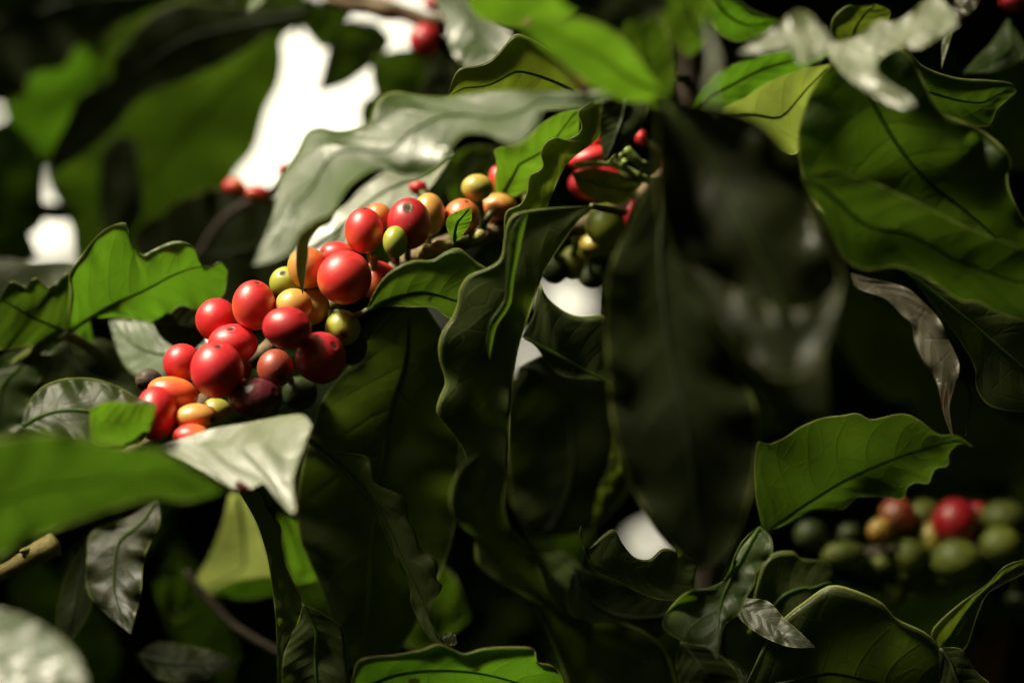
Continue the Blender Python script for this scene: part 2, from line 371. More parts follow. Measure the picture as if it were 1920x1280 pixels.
def build_cherries():
    cs = CHERRIES
    for c in cs:
        c['r'] = .5 * (c['rx'] + c['ry']) * CMPX
        c['d0'] = c['d']
    # push overlapping cherries apart along the line of sight
    for it in range(400):
        moved = False
        for i in range(len(cs)):
            for j in range(i+1, len(cs)):
                a, b = cs[i], cs[j]
                if a['group'] != b['group']: continue
                xy = math.hypot(a['x']-b['x'], a['y']-b['y']) * CMPX
                need = .93 * (a['r'] + b['r'])
                if xy >= need: continue
                dz = math.sqrt(need*need - xy*xy)
                cur = b['d'] - a['d']
                if abs(cur) < dz - 1e-3:
                    s = 1 if (cur > 0 or (cur == 0 and b['d0'] >= a['d0'])) else -1
                    push = (dz - abs(cur)) * .25 * s
                    a['d'] -= push; b['d'] += push; moved = True
        for c in cs: c['d'] += .03 * (c['d0'] - c['d'])
        if not moved: break
    for c in cs:
        rs = random.Random(int(c['x'] * 7 + c['y']))
        ctr = np.array(P(c['x'], c['y'], c['d']))
        D = FOC + c['d'] * .01; s = KPX * D
        rx, ry = c['rx'] * s, c['ry'] * s; rd = .5 * (rx + ry) * (.94 + .1 * rs.random())
        if c['nav'] is not None:
            nx, nz = c['nav'][0] / c['rx'], -c['nav'][1] / c['ry']
            h = math.hypot(nx, nz)
            if h > .985: nx, nz = nx / h * .985, nz / h * .985; h = .985
            nv = np.array([nx, -math.sqrt(1 - h*h), nz])
        else:
            an = rs.random() * 6.28; nv = np.array([.9*math.cos(an), .15 + .3 * rs.random(), .9*math.sin(an)]); nv /= np.linalg.norm(nv)
        z = nv; xx = np.cross([.2, .3, .9], z); xx /= np.linalg.norm(xx); yy = np.cross(z, xx)
        B = UB[0] @ np.stack([xx, yy, z])
        for k_ in range(4):                                   # gentle lumps so that no two are the same ellipsoid
            q = np.array([rs.gauss(0, 1) for _ in range(3)]); q /= np.linalg.norm(q)
            B = B * (1 + rs.uniform(-.06, .05) * np.clip(B @ q, -.2, 1)[:, None] ** 2)
        ct, st = math.cos(math.radians(c['tilt'])), math.sin(math.radians(c['tilt']))
        ax = np.array(RIGHT) * ct + np.array(UP) * st; az = -np.array(RIGHT) * st + np.array(UP) * ct; ay = np.array(FWD)
        Wm = np.stack([ax * rx, ay * rd, az * ry])
        # undo the in-plane turn for the scar direction
        V = ctr + B @ Wm
        o = mesh_obj('coffee_cherry', V, UB[1], CM[c['mat']], UV=UB[2], origin=ctr)
        tag(o, c['label'], 'cherry', c['group'])
        green = c['mat'] in ('green', 'lime', 'shade_green', 'yellow')
        # scar: a raised ring, a disc and a dark pit at the flower end
        def ringmesh(r0, r1, h0, h1, hm):
            Vr, Fr = [], []
            for th_, hh in ((r0, h0), ((r0+r1)/2, hm), (r1, h1)):
                for k in range(24):
                    ph = 2*math.pi*k/24
                    Vr.append((th_*math.cos(ph), th_*math.sin(ph), hh))
            for a in range(2):
                for k in range(24):
                    k2 = (k+1) % 24; Fr.append((a*24+k, (a+1)*24+k, (a+1)*24+k2, a*24+k2))
            return np.array(Vr), Fr
        if c['nav'] is not None:
            big = .8 if c['ring'] == 'small' else 1.0
            Vr, Fr = ringmesh(.12*big, .27*big, .962, .960, .992)
            fs = mesh_obj('flower_scar', ctr + (Vr @ np.stack([xx, yy, z])) @ Wm, Fr, M_NAVELG if green else (CM[c['mat']] if c['ring'] == 'skin' else M_NAVEL), parent=o, origin=ctr)
            Vr, Fr = ringmesh(.0, .125*big, .976, .966, .974)
            mesh_obj('scar_pit', ctr + (Vr @ np.stack([xx, yy, z])) @ Wm, Fr, M_PIT, parent=fs, origin=ctr)
        # stalk towards the branch that bears it
        if c['br'] is not None:
            bp = BRANCH[c['br']]
            k = np.argmin(np.linalg.norm(bp - ctr, axis=1)); q = bp[k]
            dv = q - ctr; dist = np.linalg.norm(dv)
            if dist > .004:
                st_ = ctr + dv / dist * min(.88 * min(rx, ry, rd), dist * .5)
                en = ctr + dv / dist * min(dist, max(rx, ry) + .012)
                tt = np.linspace(0, 1, 6)[:, None]
                V_, F_ = tube(st_ + (en - st_) * tt, [.0011, .0009, .0011], 8)
                mesh_obj('stalk', V_, F_, M_PET, parent=o, origin=ctr)
        if c['lit']: LIT.extend([ctr + np.array(SUN) * rx, ctr - np.array(FWD) * rx * .7])
        elif c['lit'] is False: SHADE.extend([ctr + np.array(SUN) * rx, ctr + np.array(RIGHT) * rx, ctr - np.array(RIGHT) * rx, ctr - np.array(FWD) * rx])

# ---------------------------------------------------------------- branches
BRANCH = {}
def branch(key, label, path, rad, mat, name='coffee_branch', cat='branch', nodes=True, group=None, n=60):
    w = pix_path(path, n)
    BRANCH[key] = w
    r = np.interp(np.linspace(0, 1, n), np.linspace(0, 1, len(rad)), rad)
    if nodes:                                      # swollen joints where leaves and fruit leave the wood
        L_ = np.concatenate([[0], np.cumsum(np.linalg.norm(np.diff(w, axis=0), axis=1))])
        r = r * (1 + .38 * np.exp(-(((L_ + .01) % .028 - .014) / .0035) ** 2))
    V, F = tube(w, r, 14, .10)
    o = mesh_obj(name, V, F, mat, origin=w[0]); tag(o, label, cat, group)
    return o

branch('main', 'knotty brown fruiting branch running through the red cherry cluster', '200,880,1.8 330,790,1.6 420,722,1.6 500,655,1.7 590,592,1.8 690,532,2.1 790,478,2.5 870,452,3.0 950,432,3.5 1050,432,4.0 1150,400,4.4 1250,330,4.7 1300,250,5', [.0016, .0020, .0023, .0026, .0028], M_BARK)
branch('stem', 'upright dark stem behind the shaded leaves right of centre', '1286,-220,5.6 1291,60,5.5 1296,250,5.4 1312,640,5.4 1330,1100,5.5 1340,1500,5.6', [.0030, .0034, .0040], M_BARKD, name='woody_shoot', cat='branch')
branch('top', 'thin brown branch across the bright gap at the top', '560,-40,11.5 640,6,11 700,16,11 760,26,11 805,42,11 860,28,11.3 980,-40,11.5', [.0022, .0026, .0022], M_BARK)
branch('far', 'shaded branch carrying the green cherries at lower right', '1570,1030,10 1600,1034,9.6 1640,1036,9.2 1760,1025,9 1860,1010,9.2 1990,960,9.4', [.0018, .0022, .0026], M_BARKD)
stub = branch('stub', 'pale yellow broken branch stub at the lower left edge', '-60,1108,1.2 0,1075,1.2 40,1054,1.2 70,1036,1.2 104,1020,1.2', [.0020, .0021, .0022, .0030, .0036], M_TAN, nodes=False)
V_, F_ = tube(pix_path('70,1036,1.2 52,1030,1.0 38,1034,.9', 8), [.0012, .0010, .0006], 8); mesh_obj('side_bud', V_, F_, M_TAN, parent=stub, origin=pix_path('-60,1108,1.2 0,1075,1.2', 60)[0])
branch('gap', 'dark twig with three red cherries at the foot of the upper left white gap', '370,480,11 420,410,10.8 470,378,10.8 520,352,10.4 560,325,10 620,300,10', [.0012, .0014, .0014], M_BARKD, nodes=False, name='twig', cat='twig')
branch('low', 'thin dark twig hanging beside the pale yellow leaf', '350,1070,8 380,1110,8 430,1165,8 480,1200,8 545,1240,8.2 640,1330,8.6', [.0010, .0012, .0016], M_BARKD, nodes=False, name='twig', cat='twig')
branch('red', 'blurred reddish leaf edge, built as a twig, crossing in front of the veined leaf', '985,40,-7 1020,72,-7 1050,108,-7 1078,142,-7 1100,172,-7', [.0013, .0016, .0013], plain('reddish_leaf_edge', (.20, .085, .045), .6), nodes=False, name='twig', cat='twig')  # leaf edge in front, built here as a thin tube
branch('leftstem', 'dark green side stem under the sunny leaf at left', '0,700,4.5 60,660,4 110,628,3.5 150,640,4.2 190,668,5 214,690,5.6', [.0014, .0016, .0016], M_PET, nodes=False, name='side_stem', cat='stem')

# ---------------------------------------------------------------- leaves, traced one by one
# far leaves, upper left
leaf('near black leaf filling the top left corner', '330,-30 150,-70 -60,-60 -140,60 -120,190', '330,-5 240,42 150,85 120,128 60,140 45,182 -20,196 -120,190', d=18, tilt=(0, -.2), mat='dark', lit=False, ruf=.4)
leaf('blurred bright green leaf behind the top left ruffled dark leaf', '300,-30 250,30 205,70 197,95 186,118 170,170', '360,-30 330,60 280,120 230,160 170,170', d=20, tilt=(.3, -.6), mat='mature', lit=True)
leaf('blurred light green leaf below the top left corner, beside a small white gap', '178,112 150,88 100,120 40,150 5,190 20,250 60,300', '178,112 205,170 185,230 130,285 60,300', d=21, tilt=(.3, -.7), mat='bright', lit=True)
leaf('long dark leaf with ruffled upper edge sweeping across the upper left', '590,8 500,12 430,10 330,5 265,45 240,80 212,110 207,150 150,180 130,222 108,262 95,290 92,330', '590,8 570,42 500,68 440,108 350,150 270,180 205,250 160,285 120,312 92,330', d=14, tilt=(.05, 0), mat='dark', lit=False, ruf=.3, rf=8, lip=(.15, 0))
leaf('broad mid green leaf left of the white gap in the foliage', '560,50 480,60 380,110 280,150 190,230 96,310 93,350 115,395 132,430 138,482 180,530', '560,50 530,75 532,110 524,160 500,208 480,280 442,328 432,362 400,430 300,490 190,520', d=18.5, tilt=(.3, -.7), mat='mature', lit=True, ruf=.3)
leaf('small upright dark olive shape against the broad mid green leaf', '215,255 190,290 185,350 190,420 230,460', '215,255 255,265 264,330 267,400 230,460', d=16, tilt=(0, .1), mat='dark', lit=False)  # darker upright blade in front of the broad leaf
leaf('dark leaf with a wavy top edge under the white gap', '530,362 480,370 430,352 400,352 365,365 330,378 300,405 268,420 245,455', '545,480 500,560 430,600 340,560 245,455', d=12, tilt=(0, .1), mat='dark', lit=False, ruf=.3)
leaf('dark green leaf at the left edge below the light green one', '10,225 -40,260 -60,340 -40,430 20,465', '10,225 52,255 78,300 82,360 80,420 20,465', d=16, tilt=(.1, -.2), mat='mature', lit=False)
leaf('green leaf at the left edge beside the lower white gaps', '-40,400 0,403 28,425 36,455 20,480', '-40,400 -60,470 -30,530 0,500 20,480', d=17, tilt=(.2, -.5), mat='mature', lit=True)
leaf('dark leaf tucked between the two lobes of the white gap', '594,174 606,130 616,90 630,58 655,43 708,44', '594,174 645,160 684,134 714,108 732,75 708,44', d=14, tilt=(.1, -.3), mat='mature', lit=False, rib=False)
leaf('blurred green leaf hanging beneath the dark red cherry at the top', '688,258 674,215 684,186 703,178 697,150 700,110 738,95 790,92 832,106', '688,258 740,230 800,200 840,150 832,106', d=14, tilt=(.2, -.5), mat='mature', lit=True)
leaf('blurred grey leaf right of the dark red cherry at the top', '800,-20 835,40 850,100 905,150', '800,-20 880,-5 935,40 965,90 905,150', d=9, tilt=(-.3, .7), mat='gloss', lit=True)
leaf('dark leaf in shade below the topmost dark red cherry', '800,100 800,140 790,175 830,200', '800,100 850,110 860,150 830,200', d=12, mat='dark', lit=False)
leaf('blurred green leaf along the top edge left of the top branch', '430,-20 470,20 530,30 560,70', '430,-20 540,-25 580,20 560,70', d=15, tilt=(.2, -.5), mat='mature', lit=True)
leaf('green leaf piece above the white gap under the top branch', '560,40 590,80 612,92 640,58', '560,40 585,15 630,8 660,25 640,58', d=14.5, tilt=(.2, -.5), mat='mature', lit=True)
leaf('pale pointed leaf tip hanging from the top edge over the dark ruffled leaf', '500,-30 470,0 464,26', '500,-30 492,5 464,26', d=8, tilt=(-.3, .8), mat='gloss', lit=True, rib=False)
# left, sunny leaf and neighbours
leaf('sunny green leaf with curled notched edge left of the red cherries', '128,624 133,580 134,545 130,512 148,484 172,452 200,427 235,417 239,440 247,462 267,477 287,468 327,452 360,460 372,488 385,508 398,498 413,490 427,508', '128,624 173,598 233,596 297,603 337,573 377,580 417,554 427,508', M='128,624 200,577 267,547 330,514 380,500 427,508', d=2.6, tilt=(.25, -.9), mat='bright', lit=True, lip=(.13, 0), ruf=.25, rf=7, pet='118,632,3.2 108,636,3.6')
leaf('dull green leaf with toothed curled edge at the left border', '125,622 132,560 131,517 122,512 112,526 104,529 90,538 72,523 62,521 52,537 40,533 22,526 14,537 0,560 -40,585', '125,622 90,637 40,650 -10,650 -40,585', M='125,622 60,595 0,563 -40,585', d=3.2, tilt=(.15, -.65), mat='mature', lit=True, lip=(.12, 0))
leaf('shaded grey green leaf hanging at the left edge below the sunny leaf', '125,625 60,648 0,670 -60,720 -60,830 0,840', '125,625 105,660 85,668 82,700 62,735 58,770 40,800 0,840', d=4, tilt=(-.1, .2), mat='mature', lit=False, ruf=.3)
leaf('pale glossy grey leaf behind the lowest red cherries', '400,610 330,614 280,606 235,600 205,602', '400,700 350,712 300,716 262,708 240,695 222,668 213,640 205,602', d=4.2, tilt=(-.35, .75), mat='gloss', lit=True, lip=(0, -.25))
leaf('dark folded leaf between the sunny leaf and the red cherries', '285,604 335,572 350,570 388,588 400,620', '285,604 310,640 360,655 400,620', d=3.4, tilt=(0, .1), mat='dark', lit=False)
leaf('small bright leaf scrap under the stem of the sunny leaf', '138,645 145,612 163,598 173,622 176,645 195,658', '138,645 160,650 180,658 195,658', d=5, tilt=(.2, -.7), mat='bright', lit=True, rib=False)
leaf('dark leaf in the gap left of the dried brown cherry', '120,640 200,640 280,680 300,770', '120,640 80,700 120,770 300,770', d=7, mat='dark', lit=False)
# big pale leaf and company
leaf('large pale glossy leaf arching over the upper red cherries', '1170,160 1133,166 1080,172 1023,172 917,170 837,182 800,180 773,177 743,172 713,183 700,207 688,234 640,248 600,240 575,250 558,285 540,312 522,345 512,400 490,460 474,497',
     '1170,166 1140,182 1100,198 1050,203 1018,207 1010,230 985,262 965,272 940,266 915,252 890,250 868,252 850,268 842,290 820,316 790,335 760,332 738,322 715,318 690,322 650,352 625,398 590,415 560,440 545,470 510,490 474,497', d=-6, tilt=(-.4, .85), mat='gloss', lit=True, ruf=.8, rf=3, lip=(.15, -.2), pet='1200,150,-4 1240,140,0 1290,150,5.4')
leaf('dark rolled leaf tip hanging like a blade over the orange cherries', '735,310 690,314 655,340 628,383 600,401 572,424 557,455 555,490 558,520 568,554', '735,314 715,326 690,343 668,361 650,381 629,397 624,413 612,423 598,426 588,440 580,455 578,480 573,510 568,554', d=-2.4, dl=(-3.0, -2.6, -2.2, -1.2, .4, 1.6), tilt=(.2, -.3), mat='dark', rib=False, curl=.4, lit=False)
leaf('pale blurred leaf lying behind the upper red cherries', '850,285 780,300 700,315 640,380 590,430 540,480', '850,285 815,340 770,385 700,420 640,460 590,480 540,480', d=5, tilt=(-.3, .6), mat='pale', lit=True)
leaf('backlit olive leaf with clear dark veins at top centre', '1120,195 1085,150 1050,110 1010,80 973,64 960,68 942,90 920,112 895,122 865,127 853,140 846,158 838,185', '1120,195 1040,203 950,205 880,203 838,185', d=1, tilt=(.25, -.7), mat='olive', lit=True, lip=(.35, 0))
leaf('blurred yellow green leaf at the top right of the veined leaf', '1245,175 1205,120 1150,60 1080,35 1010,38 970,46', '1245,175 1190,192 1120,168 1060,125 1010,82 970,46', d=-9, tilt=(.3, -.75), mat='lush', lit=True)
leaf('narrow blurred green leaf rising beside the dark upright stem', '1245,215 1190,175 1160,110 1175,40 1220,0', '1245,215 1264,150 1256,80 1220,0', d=-7, tilt=(.25, -.5), mat='mature', lit=True)
leaf('blurred green leaf cut off by the top edge above the veined leaf', '870,-40 885,20 930,45 1000,50 1080,22 1130,-30', '870,-40 960,-60 1060,-60 1130,-30', d=-6, tilt=(.3, -.7), mat='lush', lit=True)
leaf('dark blurred leaf at the top edge left of the dark upright stem', '1040,-40 1060,10 1120,36 1200,42 1265,10', '1040,-40 1150,-70 1265,10', d=-10.5, mat='dark', lit=False)
leaf('blurred green leaf spreading under the pale twisted leaf at upper right', '1285,220 1330,150 1400,112 1480,95 1565,98', '1285,220 1380,192 1440,155 1500,132 1565,98', d=-3, tilt=(.3, -.7), mat='bright', lit=True, ruf=.3)
leaf('blurred green leaf at the top edge right of the dark upright stem', '1335,65 1290,105 1250,60 1240,0 1270,-50', '1335,65 1338,10 1315,-30 1270,-50', d=-8, tilt=(.25, -.6), mat='mature', lit=True)
leaf('bright green leaf hanging above the small yellow cherries', '931,388 928,340 931,300 928,280 970,266 1010,235 1050,212 1088,203', '931,388 965,368 1000,350 1040,320 1078,280 1088,203', d=2.9, tilt=(.3, -.75), mat='lush', lit=True, pet='918,402,1.9 905,425,2.6 895,450,3.0')
leaf('olive leaf with a wavy lit rim beside the bright green leaf', '1110,190 1086,205 1083,214 1090,234 1085,250 1062,262 1040,258 1022,268 1013,288 1018,308 1010,320 992,330 988,360 975,383 952,393 946,408 945,430 945,455 938,485 915,505', '1160,180 1142,225 1118,262 1085,288 1063,308 1048,335 1035,365 1020,400 990,440 960,482 915,505', d=.6, tilt=(.2, -.45), mat='olive', lit=True, lip=(.4, 0), ruf=.3, rf=6, rib=False)
leaf('long wavy dark leaf hanging through the centre', '1110,386 1060,388 1010,392 965,400 950,420 945,450 938,485 912,503 880,515 862,540 858,565 850,590 830,620 822,650 825,680 835,715 825,742 818,770 830,790 850,815 868,842 890,900 940,1000', '1110,386 1078,423 1045,470 1015,520 995,580 975,640 965,690 958,760 955,830 950,900 940,1000', d=-1.6, tilt=(.1, -.15), mat='dull', ruf=.32, rf=5, lip=(.2, .1), pet='1140,392,1.5 1170,398,3.8', lit=None, rib=False)
leaf('narrow folded green strip along the long wavy dark leaf', '990,395 958,430 950,500 945,560 920,600 912,640 918,675', '990,395 978,450 964,520 957,570 932,610 922,650 918,675', d=-2.4, tilt=(.3, -.3), mat='mature', lit=True, rib=False, curl=.5)
leaf('blurred twisted ribbon leaf descending to the bottom centre', '905,845 866,872 845,915 845,955 865,985 888,1010 895,1055 930,1090 985,1120 1030,1190 1070,1300', '905,845 950,880 944,940 955,985 988,1020 1008,1060 1028,1110 1062,1150 1110,1165 1180,1170 1245,1215 1275,1300', M='905,845 908,900 890,950 915,1000 950,1050 985,1100 1040,1150 1160,1300', d=-4, tilt=(.1, -.2), mat='dull', ruf=.5, rf=4, lip=(.25, .2), seed=4, lit=None, rib=False)
leaf('mottled green leaf right of the orange red cherry', '688,582 700,550 720,520 745,500 775,488 810,487 835,472 860,465 880,480 895,492 915,505 940,540 945,590', '688,582 730,574 770,575 815,577 838,594 880,608 945,590', M='688,582 730,561 760,553 800,549 860,566 945,590', d=-1.0, tilt=(.15, -.6), mat='mature', lit=True, lip=(.25, 0), pet='660,595,1.0 630,588,1.6')
leaf('broad dark leaf hanging behind the red cherries down to the bottom', '735,585 700,625 660,680 610,740 590,790 562,900 560,1000 600,1100 650,1250', '800,575 850,660 862,760 860,850 850,1000 800,1130 730,1240 650,1250', d=3.6, tilt=(.1, -.25), mat='dull', ruf=.3, lit=None)
leaf('hanging leaf with scalloped right edge below the pale leaf tip', '578,830 630,877 682,932 717,992 744,1052 768,1100 771,1132 800,1190 830,1215', '582,820 610,838 640,846 690,856 698,880 701,903 720,914 752,928 766,950 766,975 778,992 789,1028 815,1045 822,1065 819,1085 830,1100 811,1130 810,1160 825,1195 830,1215', M='580,824 640,869 690,923 727,986 755,1050 783,1108 808,1168 830,1215', d=.2, tilt=(0, .1), mat='olive', lip=(.1, .2), ruf=.4, rf=7, lit=None)
leaf('tiny curled dry leaf tip above the bright bottom leaf', '822,1200 832,1188 850,1186 858,1205', '822,1200 835,1206 848,1210 858,1205', d=0, tilt=(-.1, .2), mat='deep', rib=False, ruf=.2)
# centre right
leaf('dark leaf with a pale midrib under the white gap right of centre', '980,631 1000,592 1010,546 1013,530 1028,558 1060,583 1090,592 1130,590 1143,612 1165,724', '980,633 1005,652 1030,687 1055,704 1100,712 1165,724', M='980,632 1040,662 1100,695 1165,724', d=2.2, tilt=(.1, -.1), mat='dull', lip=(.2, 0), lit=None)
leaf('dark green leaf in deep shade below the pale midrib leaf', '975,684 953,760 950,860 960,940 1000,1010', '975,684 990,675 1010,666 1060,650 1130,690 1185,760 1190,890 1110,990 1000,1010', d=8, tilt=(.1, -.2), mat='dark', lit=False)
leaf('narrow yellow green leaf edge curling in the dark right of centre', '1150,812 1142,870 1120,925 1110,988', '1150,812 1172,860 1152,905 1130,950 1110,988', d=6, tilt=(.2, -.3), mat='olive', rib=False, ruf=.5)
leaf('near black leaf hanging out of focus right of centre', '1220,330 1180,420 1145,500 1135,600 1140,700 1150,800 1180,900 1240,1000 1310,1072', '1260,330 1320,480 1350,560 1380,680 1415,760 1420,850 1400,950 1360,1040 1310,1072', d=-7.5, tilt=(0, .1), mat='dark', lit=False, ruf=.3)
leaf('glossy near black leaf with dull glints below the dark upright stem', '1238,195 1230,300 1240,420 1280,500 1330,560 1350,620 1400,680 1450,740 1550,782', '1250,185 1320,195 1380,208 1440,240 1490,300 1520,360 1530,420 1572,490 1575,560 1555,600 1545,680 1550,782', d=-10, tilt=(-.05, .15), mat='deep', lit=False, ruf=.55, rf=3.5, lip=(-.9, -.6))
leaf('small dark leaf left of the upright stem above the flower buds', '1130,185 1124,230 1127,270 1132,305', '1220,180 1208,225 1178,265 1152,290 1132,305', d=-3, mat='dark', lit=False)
# right
leaf('paler lit part of the broad leaf, parallel veins, right of the upright stem', '1335,220 1400,168 1480,135 1558,120', '1335,220 1420,250 1480,290 1505,275 1530,200 1558,120', d=-2, tilt=(.3, -.8), mat='sunlit_part', lit=True)  # belongs to the broad leaf; its sunlight is put into the colour
leaf('broad dark green leaf with a glowing right rim at upper right', '1600,98 1540,140 1500,230 1500,310 1540,400 1640,480 1780,540 1990,570', '1600,98 1690,92 1730,150 1760,207 1800,225 1850,250 1888,285 1896,310 1888,335 1900,375 1930,430 1990,570', M='1600,98 1640,200 1720,320 1850,430 1990,570', d=-3.2, tilt=(.12, -.3), mat='mature', lip=(0, .4), ruf=.3, lit=True)
leaf('mid green leaf lobe at right under the broad dark leaf', '1500,328 1560,322 1620,335 1700,370 1800,420 1950,480', '1500,328 1530,380 1560,440 1580,480 1620,506 1680,500 1740,522 1800,564 1834,566 1880,590 1950,600 1990,540', d=-4.5, tilt=(.2, -.32), mat='mature', lit=True)
leaf('shaded leaf with a thin pale midrib at the right edge', '1690,500 1760,535 1850,540 1950,620 2000,760', '1690,500 1740,560 1800,640 1828,690 1830,725 1855,760 1920,772 2000,760', M='1690,500 1790,580 1850,630 1920,690 2000,760', d=0, tilt=(.1, -.1), mat='dull', lit=False)
leaf('dull green leaf with pointed tip at the upper right edge', '1640,130 1690,86 1730,123 1790,145 1850,150 1895,156 1907,172', '1640,130 1700,200 1780,227 1850,237 1870,205 1907,172', d=1, tilt=(.2, -.45), mat='mature', lit=True, lip=(.2, 0))
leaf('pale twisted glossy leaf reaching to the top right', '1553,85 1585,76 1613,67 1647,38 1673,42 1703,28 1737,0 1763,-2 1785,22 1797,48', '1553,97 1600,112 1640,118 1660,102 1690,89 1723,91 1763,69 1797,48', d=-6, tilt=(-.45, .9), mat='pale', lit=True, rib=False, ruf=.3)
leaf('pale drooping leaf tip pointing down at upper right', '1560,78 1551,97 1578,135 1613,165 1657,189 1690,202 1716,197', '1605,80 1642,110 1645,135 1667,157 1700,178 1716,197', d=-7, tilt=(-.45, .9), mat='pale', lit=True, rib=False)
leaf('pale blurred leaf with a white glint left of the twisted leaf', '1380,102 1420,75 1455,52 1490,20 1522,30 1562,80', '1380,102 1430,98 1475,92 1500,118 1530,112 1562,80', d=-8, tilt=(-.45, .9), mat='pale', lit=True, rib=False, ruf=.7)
leaf('bright green leaf with a pale rim at the top edge right of the stem', '1325,-20 1370,-10 1410,18 1458,37', '1325,-20 1338,50 1380,78 1430,62 1458,37', d=-4, tilt=(.3, -.7), mat='bright', lit=True, lip=(.3, 0))
leaf('small rounded olive green leaf behind the pale twisted leaf', '1605,90 1563,72 1558,45 1568,25 1590,10 1612,12 1642,7', '1605,90 1642,72 1656,55 1665,40 1668,20 1642,7', d=2.2, tilt=(.25, -.7), mat='olive', lit=True, lip=(.2, 0))
leaf('narrow blurred pale leaf edge crossing the green leaves right of the stem', '1345,205 1335,160 1348,125 1342,90 1322,30', '1345,205 1322,170 1330,130 1328,90 1322,30', d=-13, tilt=(-.45, .9), mat='pale', lit=True, rib=False)
leaf('silvery dry leaf scrap at the top right edge', '1765,45 1785,10 1800,-15 1845,-25', '1765,45 1800,36 1828,15 1845,-25', d=4, tilt=(-.3, .8), mat='withered', lit=True, ruf=1, rib=False)
leaf('thin pale leaf strip hanging from the silvery scrap', '1788,55 1768,75 1765,130', '1788,55 1777,90 1765,130', d=2, tilt=(-.2, .5), mat='olive', lit=True, rib=False)
leaf('dim curved leaf in the dark top right corner', '1890,35 1860,80 1830,110 1806,138', '1890,35 1925,100 1870,132 1806,138', d=5, tilt=(-.2, .5), mat='mature', lit=None, lip=(.3, 0))
leaf('grey withered leaf drooping in front of the black gap at right', '1595,512 1605,540 1630,551 1660,563 1690,592 1710,612 1715,645 1735,685 1748,702 1760,732 1770,780 1786,822', '1595,512 1650,525 1700,540 1730,565 1762,600 1780,640 1798,680 1796,708 1786,735 1780,765 1784,795 1788,822', d=1.4, tilt=(-.2, .2), mat='withered', lit=None, name='withered_leaf', ruf=.6, lip=(.3, 0), rib=False)
leaf('green leaf with a torn toothed lower edge at lower right', '1432,1000 1417,930 1413,870 1420,828 1440,832 1470,820 1500,800 1540,783 1580,778 1607,774 1633,786 1690,775 1723,787 1760,814 1793,815 1827,838', '1432,1000 1487,976 1527,960 1580,955 1607,933 1657,931 1693,936 1700,915 1717,904 1740,906 1747,890 1755,877 1777,873 1780,848 1800,832 1827,838', M='1432,1000 1520,940 1600,893 1700,852 1790,828 1827,838', d=2, tilt=(.2, -.5), mat='mature', lit=True)
leaf('crumpled grey green leaf hanging left of the toothed leaf', '1425,985 1395,1010 1378,1040 1365,1075 1340,1103 1290,1108 1255,1140 1242,1165 1246,1180 1290,1206 1325,1212 1345,1238', '1425,985 1445,1005 1447,1040 1420,1072 1414,1095 1402,1115 1385,1150 1358,1172 1345,1238', M='1425,985 1372,1080 1350,1140 1345,1238', d=-1.6, tilt=(-.2, .5), mat='mature', ruf=.7, rf=4, lip=(-.2, -.2))
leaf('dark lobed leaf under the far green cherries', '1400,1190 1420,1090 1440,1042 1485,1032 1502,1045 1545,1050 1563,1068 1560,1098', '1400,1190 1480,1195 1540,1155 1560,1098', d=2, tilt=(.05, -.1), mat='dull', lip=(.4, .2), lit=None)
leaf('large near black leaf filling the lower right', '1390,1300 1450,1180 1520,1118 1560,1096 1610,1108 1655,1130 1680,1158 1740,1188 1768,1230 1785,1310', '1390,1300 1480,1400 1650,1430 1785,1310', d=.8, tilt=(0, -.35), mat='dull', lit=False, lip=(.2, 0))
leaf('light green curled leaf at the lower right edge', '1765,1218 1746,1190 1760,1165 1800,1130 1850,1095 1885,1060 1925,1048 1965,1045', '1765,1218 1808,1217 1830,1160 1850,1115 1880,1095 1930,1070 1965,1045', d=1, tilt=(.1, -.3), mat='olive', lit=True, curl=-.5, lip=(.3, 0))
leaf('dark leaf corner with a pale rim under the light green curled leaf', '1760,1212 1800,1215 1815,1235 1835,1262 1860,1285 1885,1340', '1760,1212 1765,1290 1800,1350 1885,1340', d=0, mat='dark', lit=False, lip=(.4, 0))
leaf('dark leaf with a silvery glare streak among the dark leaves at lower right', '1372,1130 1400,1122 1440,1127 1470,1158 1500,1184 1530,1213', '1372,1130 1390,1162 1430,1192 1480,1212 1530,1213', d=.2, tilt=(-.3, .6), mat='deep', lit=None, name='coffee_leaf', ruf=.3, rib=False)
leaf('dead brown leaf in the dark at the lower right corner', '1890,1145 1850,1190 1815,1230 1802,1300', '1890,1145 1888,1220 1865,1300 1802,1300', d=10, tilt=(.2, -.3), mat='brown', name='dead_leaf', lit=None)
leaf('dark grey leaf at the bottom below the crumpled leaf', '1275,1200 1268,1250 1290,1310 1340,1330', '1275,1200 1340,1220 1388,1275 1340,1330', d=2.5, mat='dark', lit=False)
leaf('dark leaf with a pale S shaped rim below the near black hanging leaf', '1088,1010 1090,984 1086,1000 1090,1020 1102,1026 1117,1016 1137,997 1153,993 1168,1018 1190,1043 1217,1047 1240,1028 1262,1030 1310,1055', '1088,1010 1110,1065 1150,1085 1230,1122 1290,1115 1310,1055', d=.6, tilt=(.05, -.1), mat='dull', lip=(.4, 0), rib=False, lit=None)
leaf('curled pale leaf edge beside the lowest white gap', '1260,990 1262,1015 1272,1045', '1260,990 1276,1012 1284,1040 1272,1045', d=0, tilt=(.2, -.4), mat='olive', rib=False, lit=True)
leaf('dim grey leaf left of the S shaped rim', '1020,1040 1040,1080 1075,1105 1100,1095', '1020,1040 1055,1035 1085,1060 1100,1095', d=7, tilt=(-.1, .2), mat='mature')
